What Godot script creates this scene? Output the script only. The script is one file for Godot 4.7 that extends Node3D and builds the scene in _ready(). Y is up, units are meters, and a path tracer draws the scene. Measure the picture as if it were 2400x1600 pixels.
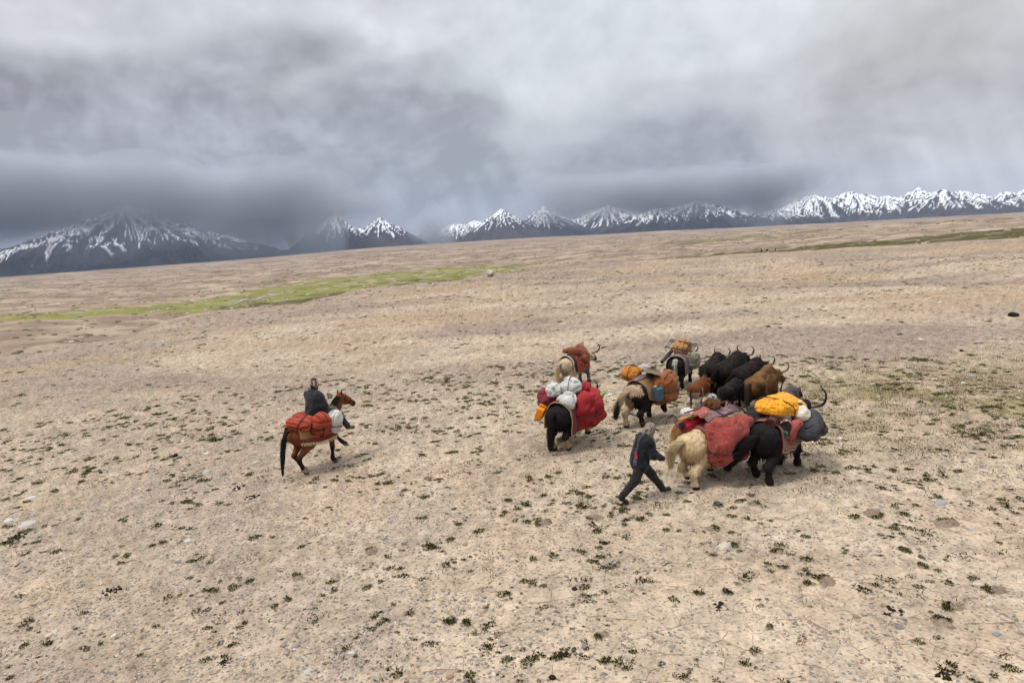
extends Node3D
# A caravan of loaded yaks, a rider and two herders cross a stony high plain below snow mountains, under rain clouds.
# Units are metres, y up. The camera stands 5 m above the ground at the origin and looks along -Z.

func _ready() -> void:
	noise.noise_type = FastNoiseLite.TYPE_SIMPLEX_SMOOTH
	noise.frequency = 1.0
	noise.fractal_octaves = 2
	noise.seed = 3
	rough_noise.noise_type = FastNoiseLite.TYPE_SIMPLEX
	rough_noise.frequency = 1.0
	rough_noise.fractal_octaves = 3
	rough_noise.seed = 9
	# --- camera, sky, sun, exposure
	var cam := Camera3D.new()
	cam.name = "camera"
	cam.fov = 53.13
	cam.near = 0.1
	cam.far = 30000.0
	add_child(cam)
	cam.position = Vector3(0, 5, 0)
	cam.rotation_degrees = Vector3(-9.04, 0, -3.8)
	cam.current = true
	var env := Environment.new()
	env.background_mode = Environment.BG_SKY
	env.tonemap_mode = Environment.TONE_MAPPER_LINEAR
	env.tonemap_exposure = 1.5
	env.background_energy_multiplier = 0.68
	env.sdfgi_enabled = true
	env.ssao_enabled = true
	env.ssil_enabled = true
	env.fog_enabled = true
	env.fog_density = 0.00005
	env.fog_light_color = Color(0.80, 0.87, 1.0)
	env.volumetric_fog_enabled = true
	env.volumetric_fog_density = 0.0
	var sm := PanoramaSkyMaterial.new()
	sm.panorama = build_sky()
	var sky := Sky.new()
	sky.sky_material = sm
	env.sky = sky
	env.sky_rotation = Vector3(0, PI, 0)
	var we := WorldEnvironment.new()
	we.name = "environment"
	we.environment = env
	add_child(we)
	var sun := DirectionalLight3D.new()
	sun.name = "sun"
	sun.light_energy = 0.5
	sun.light_angular_distance = 11.0
	sun.light_color = Color(1.0, 0.96, 0.9)
	sun.shadow_enabled = true
	sun.sky_mode = DirectionalLight3D.SKY_MODE_LIGHT_ONLY
	add_child(sun)
	sun.look_at_from_position(Vector3.ZERO, Vector3(0.42, -0.88, -0.18))
	# --- materials, structure, things
	make_materials()
	make_textures()
	build_ground()
	build_water()
	build_mountains()
	build_mists()
	build_caravan()
	build_litter()

# ---------------------------------------------------------------- mesh helpers
class MB:
	var v := PackedVector3Array()
	var n := PackedVector3Array()
	var c := PackedColorArray()
	var uv := PackedVector2Array()
	var idx := PackedInt32Array()
	func add(p: Vector3, nn: Vector3, col: Color, t: Vector2 = Vector2.ZERO) -> int:
		v.append(p); n.append(nn); c.append(col); uv.append(t)
		return v.size() - 1
	func tri(a: int, b: int, d: int) -> void:      # clockwise seen from outside
		idx.append(a); idx.append(b); idx.append(d)
	func quad(a: int, b: int, d: int, e: int) -> void:
		tri(a, b, d); tri(a, d, e)
	func smooth() -> void:
		for i in n.size(): n[i] = Vector3.ZERO
		for t in range(0, idx.size(), 3):
			var a := idx[t]; var b := idx[t + 1]; var d := idx[t + 2]
			var f := (v[d] - v[a]).cross(v[b] - v[a])
			n[a] += f; n[b] += f; n[d] += f
		for i in n.size(): n[i] = n[i].normalized() if n[i].length_squared() > 1e-20 else Vector3.UP
	func join(o: MB, t: Transform3D = Transform3D.IDENTITY) -> void:
		var base := v.size()
		for i in o.v.size():
			v.append(t * o.v[i]); n.append((t.basis * o.n[i]).normalized()); c.append(o.c[i]); uv.append(o.uv[i])
		for i in o.idx: idx.append(base + i)
	func flat() -> MB:
		var r := MB.new()
		for t in range(0, idx.size(), 3):
			var a := v[idx[t]]; var b := v[idx[t + 1]]; var d := v[idx[t + 2]]
			var f := (d - a).cross(b - a).normalized()
			for k in 3: r.idx.append(r.add(v[idx[t + k]], f, c[idx[t + k]], uv[idx[t + k]]))
		return r
	func mesh(m: Material) -> ArrayMesh:
		var arr := []
		arr.resize(Mesh.ARRAY_MAX)
		arr[Mesh.ARRAY_VERTEX] = v; arr[Mesh.ARRAY_NORMAL] = n; arr[Mesh.ARRAY_COLOR] = c
		arr[Mesh.ARRAY_TEX_UV] = uv; arr[Mesh.ARRAY_INDEX] = idx
		var am := ArrayMesh.new()
		am.add_surface_from_arrays(Mesh.PRIMITIVE_TRIANGLES, arr)
		am.surface_set_material(0, m)
		return am

var M := {}
var used_names := {}
var noise := FastNoiseLite.new()      # general purpose 3D noise
var rough_noise := FastNoiseLite.new()

func numbered(called: String) -> String:
	if not used_names.has(called):
		used_names[called] = 0
		return called
	used_names[called] += 1
	return "%s_%03d" % [called, used_names[called]]

func tag(o: Node, label: String, category: String, group := "", kind := "") -> void:
	if label: o.set_meta("label", label)
	if category: o.set_meta("category", category)
	if group: o.set_meta("group", group)
	if kind: o.set_meta("kind", kind)

func thing(called: String, label: String, category: String, at: Transform3D, group := "") -> Node3D:
	var o := Node3D.new()
	o.name = numbered(called)
	add_child(o)
	o.transform = at
	tag(o, label, category, group)
	return o

func part(parent: Node, called: String, mb: MB, m: Material, label := "") -> MeshInstance3D:
	var o := MeshInstance3D.new()
	o.name = called
	o.mesh = mb.mesh(m)
	parent.add_child(o, true)
	if label: o.set_meta("label", label)
	return o

func solo(called: String, mb: MB, m: Material, label: String, category: String, at: Transform3D, group := "") -> MeshInstance3D:
	var o := MeshInstance3D.new()
	o.name = numbered(called)
	o.mesh = mb.mesh(m)
	add_child(o)
	o.transform = at
	tag(o, label, category, group)
	return o

func lin(r: float, g: float, b: float) -> Color:
	return Color(r, g, b)

func mat(rgb: Color, roughness := 0.85, tex: Texture2D = null, scale := 1.0, tri := true) -> StandardMaterial3D:
	# rgb is a linear base colour
	var m := StandardMaterial3D.new()
	m.albedo_color = rgb.linear_to_srgb()
	m.roughness = roughness
	m.metallic_specular = 0.3
	m.vertex_color_use_as_albedo = true
	if tex:
		m.albedo_texture = tex
		if tri:
			m.uv1_triplanar = true
			m.uv1_scale = Vector3.ONE * scale
			m.uv1_triplanar_sharpness = 4.0
	return m

const WHITE := Color(1, 1, 1)

# closed tube through points with a radius for each (ends capped to a point)
func tube(pts: Array, rad: Array, sides := 8, col := WHITE, flatten := 1.0) -> MB:
	var mb := MB.new()
	var np := pts.size()
	var up := Vector3.UP
	for i in np:
		var d: Vector3 = (pts[mini(i + 1, np - 1)] - pts[maxi(i - 1, 0)]).normalized()
		if absf(d.dot(up)) > 0.95: up = Vector3.RIGHT if absf(d.x) < 0.9 else Vector3.FORWARD
		var s := d.cross(up).normalized()
		var w := s.cross(d).normalized()
		up = w
		for j in sides:
			var a := TAU * j / sides
			var o := s * cos(a) + w * sin(a) * flatten
			mb.add(pts[i] + o * rad[i], o, col, Vector2(float(j) / sides, float(i)))
	for i in np - 1:
		for j in sides:
			var k := (j + 1) % sides
			mb.quad(i * sides + j, i * sides + k, (i + 1) * sides + k, (i + 1) * sides + j)
	var a0 := mb.add(pts[0], Vector3.UP, col)
	var a1 := mb.add(pts[np - 1], Vector3.UP, col)
	for j in sides:
		var k := (j + 1) % sides
		mb.tri(a0, k, j)
		mb.tri(a1, (np - 1) * sides + j, (np - 1) * sides + k)
	mb.smooth()
	return mb

func curve_pts(ctrl: Array, count: int) -> Array:
	# Catmull-Rom through control points
	var out := []
	var m := ctrl.size()
	for i in count + 1:
		var t := float(i) / count * (m - 1)
		var k := mini(int(t), m - 2)
		var f := t - k
		var p0: Vector3 = ctrl[maxi(k - 1, 0)]
		var p1: Vector3 = ctrl[k]
		var p2: Vector3 = ctrl[k + 1]
		var p3: Vector3 = ctrl[mini(k + 2, m - 1)]
		out.append(p1.cubic_interpolate(p2, p0, p3, f))
	return out

func rope(ctrl: Array, r: float, count := 16, col := WHITE) -> MB:
	var pts := curve_pts(ctrl, count)
	var rad := []
	rad.resize(pts.size()); rad.fill(r)
	return tube(pts, rad, 5, col)

# box with chamfered edges; taper moves the top in
func bevel_box(size: Vector3, b: float, col := WHITE) -> MB:
	var mb := MB.new()
	var h := size * 0.5
	# rounded box: sphere directions pushed out to box corners
	var rings := 8
	var segs := 16
	for i in rings + 1:
		var th := PI * i / rings
		for j in segs:
			var ph := TAU * (j + 0.5) / segs
			var nn := Vector3(sin(th) * cos(ph), cos(th), sin(th) * sin(ph))
			var core := Vector3(signf(nn.x) * (h.x - b), 0, signf(nn.z) * (h.z - b))
			core.y = (h.y - b) if i < rings * 0.5 else (-(h.y - b) if i > rings * 0.5 else 0.0)
			mb.add(core + nn * b, nn, col, Vector2(float(j) / segs, float(i) / rings))
	for i in rings:
		for j in segs:
			var k := (j + 1) % segs
			mb.quad(i * segs + j, (i + 1) * segs + j, (i + 1) * segs + k, i * segs + k)
	_close_poles(mb, rings, segs)
	mb.smooth()
	return mb

func _close_poles(mb: MB, rings: int, segs: int) -> void:
	for e in [0, rings]:
		var sum := Vector3.ZERO
		for j in segs: sum += mb.v[e * segs + j]
		var m := mb.add(sum / segs, Vector3.UP, mb.c[0])
		for j in segs:
			var k := (j + 1) % segs
			if e == 0: mb.tri(m, j, k)
			else: mb.tri(m, e * segs + k, e * segs + j)

# a soft bundle: superellipsoid with creases; rad half sizes, e < 1 boxier
func bundle(rad: Vector3, e := 0.8, folds := 0.06, seed_ := 1, col := WHITE, segs := 60, rings := 36, sag := 0.0, cinch := []) -> MB:
	var mb := MB.new()
	var o := Vector3(seed_ * 7.3, seed_ * 3.1, seed_ * 5.7)
	for i in rings + 1:
		var th := PI * i / rings
		for j in segs:
			var ph := TAU * j / segs
			var nn := Vector3(sin(th) * cos(ph), cos(th), sin(th) * sin(ph))
			var p := Vector3(signf(nn.x) * pow(absf(nn.x), e), signf(nn.y) * pow(absf(nn.y), e), signf(nn.z) * pow(absf(nn.z), e))
			p *= rad
			var q := p * 1.0
			# soft swelling, then a few long creases pulled across it
			var w := noise.get_noise_3dv((q + o) * 1.5)
			var qq := q + Vector3(w, noise.get_noise_3dv(q * 1.7 - o), w) * 0.12
			var c1 := absf(noise.get_noise_3dv((qq * Vector3(1.0, 2.3, 1.0) + o * 2.0) * 1.7))
			var c2 := absf(noise.get_noise_3dv((qq * Vector3(2.6, 1.0, 2.6) + o * 3.0) * 2.6))
			# creases gather in some places and leave others smooth
			var m1 := smoothstep(-0.15, 0.35, noise.get_noise_3dv(q * 1.9 + o * 1.7))
			var m2 := smoothstep(0.0, 0.4, noise.get_noise_3dv(q * 2.3 - o * 2.1))
			var d := (w * 2.4 + 0.7 - exp(-c1 * 9.0) * 1.5 * m1 - exp(-c2 * 10.0) * 1.0 * m2) * folds
			for r in cinch:      # [axis, offset, width, depth]: a rope drawn tight round the bundle
				var t: float = (p[r[0]] - r[1]) / r[2]
				d -= r[3] * exp(-t * t)
			p += nn * d
			if p.y < 0.0: p.x *= 1.0 + sag * (-p.y / rad.y); 
			mb.add(p, nn, col, Vector2(float(j) / segs, float(i) / rings))
	for i in rings:
		for j in segs:
			var k := (j + 1) % segs
			mb.quad(i * segs + j, (i + 1) * segs + j, (i + 1) * segs + k, i * segs + k)
	mb.smooth()
	return mb

# bag tied at the neck, along +Y from its base; pleats gather at the neck
func tied_bag(r: float, h: float, neck: float, flare: float, pleats := 14, seed_ := 1, col := WHITE) -> MB:
	var mb := MB.new()
	var prof := [[0.0, 0.02], [0.45, 0.01], [0.8, 0.09], [0.98, 0.28], [1.0, 0.5], [0.86, 0.72], [0.55, 0.9], [0.16, 1.0], [0.14, 1.05], [0.22, 1.10], [0.26, 1.17], [0.16, 1.22], [0.0, 1.24]]
	var segs := 48
	var rows := 40
	for i in rows + 1:
		var t := float(i) / rows * (prof.size() - 1)
		var k := mini(int(t), prof.size() - 2)
		var f := t - k
		var rr: float = lerpf(prof[k][0], prof[k + 1][0], f)
		var yy: float = lerpf(prof[k][1], prof[k + 1][1], f)
		if k >= 8: rr = maxf(0.0, (rr - 0.14) * flare + 0.14 * neck) if k < prof.size() - 2 else rr
		elif k == 7: rr = lerpf(rr, 0.14 * neck, f)
		for j in segs:
			var a := TAU * j / segs
			var pl := sin(a * pleats + sin(a * 3.0 + seed_) * 1.5) * smoothstep(0.35, 1.0, yy) * 0.06
			var p := Vector3(cos(a), 0, sin(a)) * (rr + pl * minf(1.0, rr * 3.0)) * r
			p.y = yy * h
			var w := noise.get_noise_3dv(p / maxf(r, 0.01) * 1.3 + Vector3.ONE * seed_ * 9.1)
			p += Vector3(cos(a), 0.3, sin(a)) * w * 0.22 * r * minf(1.0, rr * 2.0)
			mb.add(p, Vector3.UP, col, Vector2(float(j) / segs, yy))
	for i in rows:
		for j in segs:
			var k := (j + 1) % segs
			mb.quad(i * segs + j, i * segs + k, (i + 1) * segs + k, (i + 1) * segs + j)
	mb.smooth()
	return mb

# a cloth laid over a back. rows: [z, yc, a, b, hem_left_y, hem_right_y]
func drape(rows: Array, nu := 24, nv := 40, ripple := 0.02, thick := 0.018, seed_ := 1, skew := 0.0) -> MB:
	var mb := MB.new()
	var m := rows.size()
	var tops := []
	for i in nu + 1:
		var t := float(i) / nu * (m - 1)
		var k := mini(int(t), m - 2)
		var f := t - k
		var r := []
		for q in 6: r.append(lerpf(rows[k][q], rows[k + 1][q], f))
		var line := []
		# from left hem up over the back to the right hem
		var arc := 0.5 * PI * 0.92
		var samples := []
		for s in 24:
			var ph := -arc + 2.0 * arc * s / 23.0
			samples.append(Vector3(r[2] * sin(ph), r[1] + r[3] * cos(ph), r[0]))
		var left: Vector3 = samples[0]
		var right: Vector3 = samples[23]
		var pts := []
		var hl := left.y - float(r[4])
		var hr := right.y - float(r[5])
		for s in 6: pts.append(Vector3(left.x - 0.05 * (1.0 - s / 6.0) * hl, float(r[4]) + hl * s / 6.0, r[0]))
		pts.append_array(samples)
		for s in range(1, 7): pts.append(Vector3(right.x + 0.05 * (s / 6.0) * hr, right.y - hr * s / 6.0, r[0] + skew * s / 6.0))
		var L := [0.0]
		for s in range(1, pts.size()): L.append(L[s - 1] + pts[s].distance_to(pts[s - 1]))
		for j in nv + 1:
			var d: float = L[-1] * j / nv
			var s := 0
			while s < L.size() - 2 and L[s + 1] < d: s += 1
			var p: Vector3 = pts[s].lerp(pts[s + 1], (d - L[s]) / maxf(L[s + 1] - L[s], 1e-6))
			var out := Vector3(p.x / maxf(r[2], 0.05), maxf(0.0, (p.y - r[1]) / maxf(r[3], 0.05)), 0).normalized()
			var hang := clampf(absf(p.x) / maxf(r[2], 0.05), 0.0, 1.0)
			p += out * (noise.get_noise_3d(p.z * 3.0 + seed_ * 11.0, p.x * 2.0, p.y * 1.2) * ripple * (0.6 + 2.2 * hang))
			p.z += noise.get_noise_2d(p.y * 3.0 + seed_, p.x * 3.0) * 0.03
			line.append([p, out, L[-1]])
		tops.append(line)
	for side: float in [1.0, -1.0]:
		var base := mb.v.size()
		for i in nu + 1:
			for j in nv + 1:
				var q: Array = tops[i][j]
				mb.add(q[0] + q[1] * thick * 0.5 * side, q[1] * side, WHITE, Vector2(float(i) / nu, float(j) / nv))
		for i in nu:
			for j in nv:
				var a := base + i * (nv + 1) + j
				if side > 0.0: mb.quad(a, a + 1, a + nv + 2, a + nv + 1)
				else: mb.quad(a, a + nv + 1, a + nv + 2, a + 1)
	var half := (nu + 1) * (nv + 1)
	for i in nu:       # hems
		var a := i * (nv + 1)
		mb.quad(a, a + nv + 1, half + a + nv + 1, half + a)
		a += nv
		mb.quad(a, half + a, half + a + nv + 1, a + nv + 1)
	for j in nv:
		mb.quad(j, half + j, half + j + 1, j + 1)
		var b := nu * (nv + 1) + j
		mb.quad(b, b + 1, half + b + 1, half + b)
	mb.smooth()
	# keep inner and outer sheets smooth
	return mb

# rolled cloth: a spiral of real thickness along axis Z, length len
func cloth_roll(r: float, length: float, turns := 4.0, thick := 0.02, col := WHITE, col2 := WHITE, seed_ := 1) -> MB:
	var mb := MB.new()
	var ns := int(turns * 18)
	var nl := 10
	for side: float in [1.0, -1.0]:
		var base := mb.v.size()
		for i in ns + 1:
			var a := TAU * turns * i / ns
			var rr := lerpf(r * 0.12, r, float(i) / ns)
			for j in nl + 1:
				var t := float(j) / nl - 0.5
				var wob := 1.0 + noise.get_noise_3d(t * 4.0 + seed_ * 5.0, cos(a) * 1.3, sin(a) * 1.3) * 0.18
				var z := t * length * (1.0 + 0.06 * noise.get_noise_2d(a * 2.0, seed_ * 3.0))
				var q: Vector3 = Vector3(cos(a), sin(a) * 0.92, 0) * (rr * wob + side * thick * 0.32)
				q.z = z
				q.y -= 0.03 * cos(t * 3.0) * r * 4.0 * 0.3
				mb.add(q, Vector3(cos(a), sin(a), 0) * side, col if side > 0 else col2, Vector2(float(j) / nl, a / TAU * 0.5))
		for i in ns:
			for j in nl:
				var k := base + i * (nl + 1) + j
				if side > 0: mb.quad(k, k + 1, k + nl + 2, k + nl + 1)
				else: mb.quad(k, k + nl + 1, k + nl + 2, k + 1)
	var half := (ns + 1) * (nl + 1)
	for i in ns:
		var k := i * (nl + 1)
		mb.quad(k, half + k, half + k + nl + 1, k + nl + 1)
		k += nl
		mb.quad(k, k + nl + 1, half + k + nl + 1, half + k)
	mb.smooth()
	return mb

# folded rug lying as a slab with soft edges and a wavy surface
func slab(size: Vector3, seed_ := 1, wave := 0.02, col := WHITE, bend := 0.0) -> MB:
	var mb := MB.new()
	var nx := 16; var nz := 16
	for side: float in [1.0, -1.0]:
		var base := mb.v.size()
		for i in nx + 1:
			for j in nz + 1:
				var x := (float(i) / nx - 0.5) * size.x
				var z := (float(j) / nz - 0.5) * size.z
				var ex := minf(1.0, minf(i, nx - i) / 1.6)
				var ez := minf(1.0, minf(j, nz - j) / 1.6)
				var edge := sqrt(maxf(0.0, ex * (2.0 - ex))) * sqrt(maxf(0.0, ez * (2.0 - ez)))
				var y := side * size.y * 0.5 * edge + noise.get_noise_3d(x * 3.0, z * 3.0, seed_ * 7.0) * wave * 2.0 - bend * (x / size.x) * (x / size.x) * 4.0
				mb.add(Vector3(x, y, z), Vector3.UP * side, col, Vector2(float(i) / nx, float(j) / nz))
		for i in nx:
			for j in nz:
				var a := base + i * (nz + 1) + j
				if side > 0: mb.quad(a, a + nz + 1, a + nz + 2, a + 1)
				else: mb.quad(a, a + 1, a + nz + 2, a + nz + 1)
	mb.smooth()
	return mb

func plank(a: Vector3, b: Vector3, w: float, h: float, col := WHITE) -> MB:
	var d := (b - a)
	var z := d.normalized()
	var x := z.cross(Vector3.UP).normalized()
	var y := x.cross(z)
	var mb := bevel_box(Vector3(w, h, d.length()), minf(w, h) * 0.18, col)
	var r := MB.new()
	r.join(mb, Transform3D(Basis(x, y, -z), (a + b) * 0.5))
	return r

func jerrycan(w: float, h: float, d: float, body: Color, cap: Color) -> Node3D:
	# plastic can: ribbed body, handle, spout and cap
	var o := Node3D.new()
	var mb := bevel_box(Vector3(w, h, d), 0.035, WHITE)
	for i in mb.v.size():
		var p := mb.v[i]
		mb.v[i] = p
	var shell := part(o, "body", mb, mat(body, 0.42))
	for k: float in [-0.22, 0.02, 0.26]:
		part(shell, "rib", bevel_box(Vector3(w * 1.02, 0.018, d * 1.02), 0.008, Color(0.92, 0.92, 0.92)), mat(body, 0.42)).position = Vector3(0, h * k, 0)
	part(o, "handle", rope([Vector3(-w * 0.18, h * 0.48, 0), Vector3(-w * 0.16, h * 0.6, 0), Vector3(w * 0.12, h * 0.62, 0), Vector3(w * 0.3, h * 0.49, 0)], 0.017, 12), mat(body, 0.42))
	var neck := tube([Vector3(-w * 0.33, h * 0.46, 0), Vector3(-w * 0.34, h * 0.58, 0), Vector3(-w * 0.34, h * 0.585, 0)], [0.032, 0.032, 0.02], 12)
	var spout := part(o, "spout", neck, mat(body, 0.42))
	part(spout, "cap", tube([Vector3(-w * 0.34, h * 0.57, 0), Vector3(-w * 0.34, h * 0.572, 0), Vector3(-w * 0.345, h * 0.63, 0), Vector3(-w * 0.345, h * 0.634, 0)], [0.03, 0.04, 0.04, 0.03], 12), mat(cap, 0.4))
	return o

# ---------------------------------------------------------------- smooth bodies from bones
# bone: [a, b, ra, rb] or [a, b, ra, rb, side_scale]
func body_mesh(bones: Array, cell: float, k: float, paint: Callable, lumps := 0.0, lump_scale := 6.0) -> MB:
	var lo := Vector3.ONE * 1e9
	var hi := -lo
	for b in bones:
		var r := maxf(b[2], b[3]) + k * 0.3 + cell * 2.0
		lo = lo.min(b[0] - Vector3.ONE * r).min(b[1] - Vector3.ONE * r)
		hi = hi.max(b[0] + Vector3.ONE * r).max(b[1] + Vector3.ONE * r)
	var nx := int((hi.x - lo.x) / cell) + 2
	var ny := int((hi.y - lo.y) / cell) + 2
	var nz := int((hi.z - lo.z) / cell) + 2
	var f := PackedFloat32Array()
	f.resize(nx * ny * nz)
	f.fill(1e3)
	for b in bones:
		var a: Vector3 = b[0]
		var ra: float = b[2]
		var rb: float = b[3]
		var sx: float = b[4] if b.size() > 4 else 1.0
		var reach := maxf(ra, rb) + k + cell * 2.0
		var l: Vector3 = (a.min(b[1]) - Vector3.ONE * reach - lo) / cell
		var h: Vector3 = (a.max(b[1]) + Vector3.ONE * reach - lo) / cell
		var bax: Vector3 = b[1] - a
		bax.x /= sx
		var inv := 1.0 / maxf(bax.length_squared(), 1e-9)
		var dr := rb - ra
		for z in range(maxi(0, int(l.z)), mini(nz - 1, int(h.z)) + 1):
			for y in range(maxi(0, int(l.y)), mini(ny - 1, int(h.y)) + 1):
				var at := (z * ny + y) * nx
				for x in range(maxi(0, int(l.x)), mini(nx - 1, int(h.x)) + 1):
					var p := Vector3((lo.x + x * cell - a.x) / sx, lo.y + y * cell - a.y, lo.z + z * cell - a.z)
					var t := clampf(p.dot(bax) * inv, 0.0, 1.0)
					var d := ((p - bax * t).length() - ra - dr * t) * minf(sx, 1.0)
					var e := f[at + x]
					var g := k - absf(d - e)
					f[at + x] = minf(d, e) - (g * g / k * 0.25 if g > 0.0 else 0.0)
	var mb := MB.new()
	var of_cell := {}
	var step := [1, nx, nx * ny]
	var lim := cell * 1.8
	for z in nz - 1:
		for y in ny - 1:
			var at := (z * ny + y) * nx
			for x in nx - 1:
				var i := at + x
				if absf(f[i]) > lim: continue
				var e := [f[i], f[i + 1], f[i + nx], f[i + nx + 1], f[i + nx * ny], f[i + nx * ny + 1], f[i + nx * ny + nx], f[i + nx * ny + nx + 1]]
				var neg := 0
				for q in 8:
					if e[q] < 0.0: neg += 1
				if neg == 0 or neg == 8: continue
				var sum := Vector3.ZERO
				var cnt := 0
				for q in 8:
					for ax in 3:
						var bit := 1 << ax
						if q & bit: continue
						var ea: float = e[q]
						var eb: float = e[q | bit]
						if (ea < 0.0) == (eb < 0.0): continue
						var p := Vector3(q & 1, (q >> 1) & 1, (q >> 2) & 1)
						p[ax] += ea / (ea - eb)
						sum += p
						cnt += 1
				var gr := Vector3(e[1] + e[3] + e[5] + e[7] - e[0] - e[2] - e[4] - e[6], e[2] + e[3] + e[6] + e[7] - e[0] - e[1] - e[4] - e[5], e[4] + e[5] + e[6] + e[7] - e[0] - e[1] - e[2] - e[3])
				var w := lo + (Vector3(x, y, z) + sum / cnt) * cell
				gr = gr.normalized()
				if lumps > 0.0: w += gr * noise.get_noise_3dv(w * lump_scale) * lumps
				of_cell[i] = mb.add(w, gr, paint.call(w, gr))
	for i in of_cell:
		var x: int = i % nx
		var y: int = (i / nx) % ny
		var z: int = i / (nx * ny)
		for ax in 3:
			var u: int = step[(ax + 1) % 3]
			var w: int = step[(ax + 2) % 3]
			# the edge from corner i along ax is shared by this cell and those before it
			if [y, z, x][ax] == 0 or [z, x, y][ax] == 0: continue
			var fa := f[i]
			var fb := f[i + step[ax]]
			if (fa < 0.0) == (fb < 0.0): continue
			var q := [of_cell.get(i, -1), of_cell.get(i - u, -1), of_cell.get(i - u - w, -1), of_cell.get(i - w, -1)]
			if -1 in q: continue
			if fa < 0.0: mb.quad(q[0], q[3], q[2], q[1])
			else: mb.quad(q[0], q[1], q[2], q[3])
	if lumps > 0.0: mb.smooth()
	return mb

# hair: thin tapered ribbons rooted on a mesh. spec(p, n) -> [length, direction, colour] or null
func hair(src: MB, count: int, width: float, spec: Callable, rng: RandomNumberGenerator) -> MB:
	var mb := MB.new()
	var acc := PackedFloat32Array()
	var total := 0.0
	for t in range(0, src.idx.size(), 3):
		var a := src.v[src.idx[t]]
		total += (src.v[src.idx[t + 1]] - a).cross(src.v[src.idx[t + 2]] - a).length()
		acc.append(total)
	for i in count:
		var t := acc.bsearch(rng.randf() * total) * 3
		if t + 2 >= src.idx.size(): continue
		var u := rng.randf()
		var w := rng.randf()
		if u + w > 1.0: u = 1.0 - u; w = 1.0 - w
		var ia := src.idx[t]; var ib := src.idx[t + 1]; var ic := src.idx[t + 2]
		var p := src.v[ia] * (1.0 - u - w) + src.v[ib] * u + src.v[ic] * w
		var n := (src.n[ia] * (1.0 - u - w) + src.n[ib] * u + src.n[ic] * w).normalized()
		var s = spec.call(p, n)
		if s == null: continue
		var len_: float = s[0] * rng.randf_range(0.7, 1.25)
		var d: Vector3 = (s[1] + Vector3(rng.randf_range(-1, 1), rng.randf_range(-1, 1), rng.randf_range(-1, 1)) * 0.22).normalized()
		strand(mb, p - n * 0.012, d, n, len_, width * rng.randf_range(0.7, 1.3), s[2] * rng.randf_range(0.72, 1.3))
	return mb

func strand(mb: MB, p: Vector3, d: Vector3, n: Vector3, len_: float, w: float, col: Color) -> void:
	col.a = 1.0
	var side := d.cross(n)
	if side.length_squared() < 1e-4: side = d.cross(Vector3.UP)
	side = side.normalized() * w * 0.5
	var m := p + d * len_ * 0.5
	var e := p + (d + Vector3.DOWN * 0.25).normalized() * len_
	var a := mb.add(p - side, n, col)
	mb.add(p + side, n, col); mb.add(m - side * 0.8, n, col); mb.add(m + side * 0.8, n, col); mb.add(e, n, col)
	mb.quad(a, a + 2, a + 3, a + 1)
	mb.tri(a + 2, a + 4, a + 3)

# a long brush of hair along a path (tails, manes)
func brush(ctrl: Array, wide: Array, count: int, len_: float, width: float, col: Callable, rng: RandomNumberGenerator, droop := 0.5) -> MB:
	var mb := MB.new()
	var pts := curve_pts(ctrl, 24)
	for i in count:
		var t0 := pow(rng.randf(), 0.8) * 0.92
		var a := rng.randf() * TAU
		var rr := sqrt(rng.randf())
		var seg := 5
		var last := []
		var base_col: Color = col.call(t0, a) * rng.randf_range(0.7, 1.3)
		base_col.a = 1.0
		var span := len_ * rng.randf_range(0.6, 1.2)
		for k in seg + 1:
			var t := t0 + span * k / seg
			var f := clampf(t, 0.0, 1.0) * 24.0
			var j := mini(int(f), 23)
			var p: Vector3 = pts[j].lerp(pts[j + 1], f - j)
			var d: Vector3 = (pts[j + 1] - pts[j]).normalized()
			if t > 1.0: p += (d + Vector3.DOWN * droop).normalized() * (t - 1.0) * 0.55
			var s := d.cross(Vector3.UP if absf(d.y) < 0.9 else Vector3.RIGHT).normalized()
			var u := s.cross(d)
			var wf := clampf(t, 0.0, 1.0) * (wide.size() - 1)
			var wj := mini(int(wf), wide.size() - 2)
			var wd: float = lerpf(wide[wj], wide[wj + 1], wf - wj)
			var out := s * cos(a) + u * sin(a)
			p += out * wd * rr * (0.45 + 0.55 * float(k) / seg)
			var across := d.cross(out).normalized() * width * (1.0 - 0.85 * float(k) / seg) * 0.5
			var c2: Color = col.call(clampf(t, 0, 1), a) * (base_col.get_luminance() / maxf(col.call(t0, a).get_luminance(), 0.001))
			c2.a = 1.0
			last.append(mb.add(p - across, out, c2)); last.append(mb.add(p + across, out, c2))
		for k in seg: mb.quad(last[k * 2], last[k * 2 + 2], last[k * 2 + 3], last[k * 2 + 1])
	return mb
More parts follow.
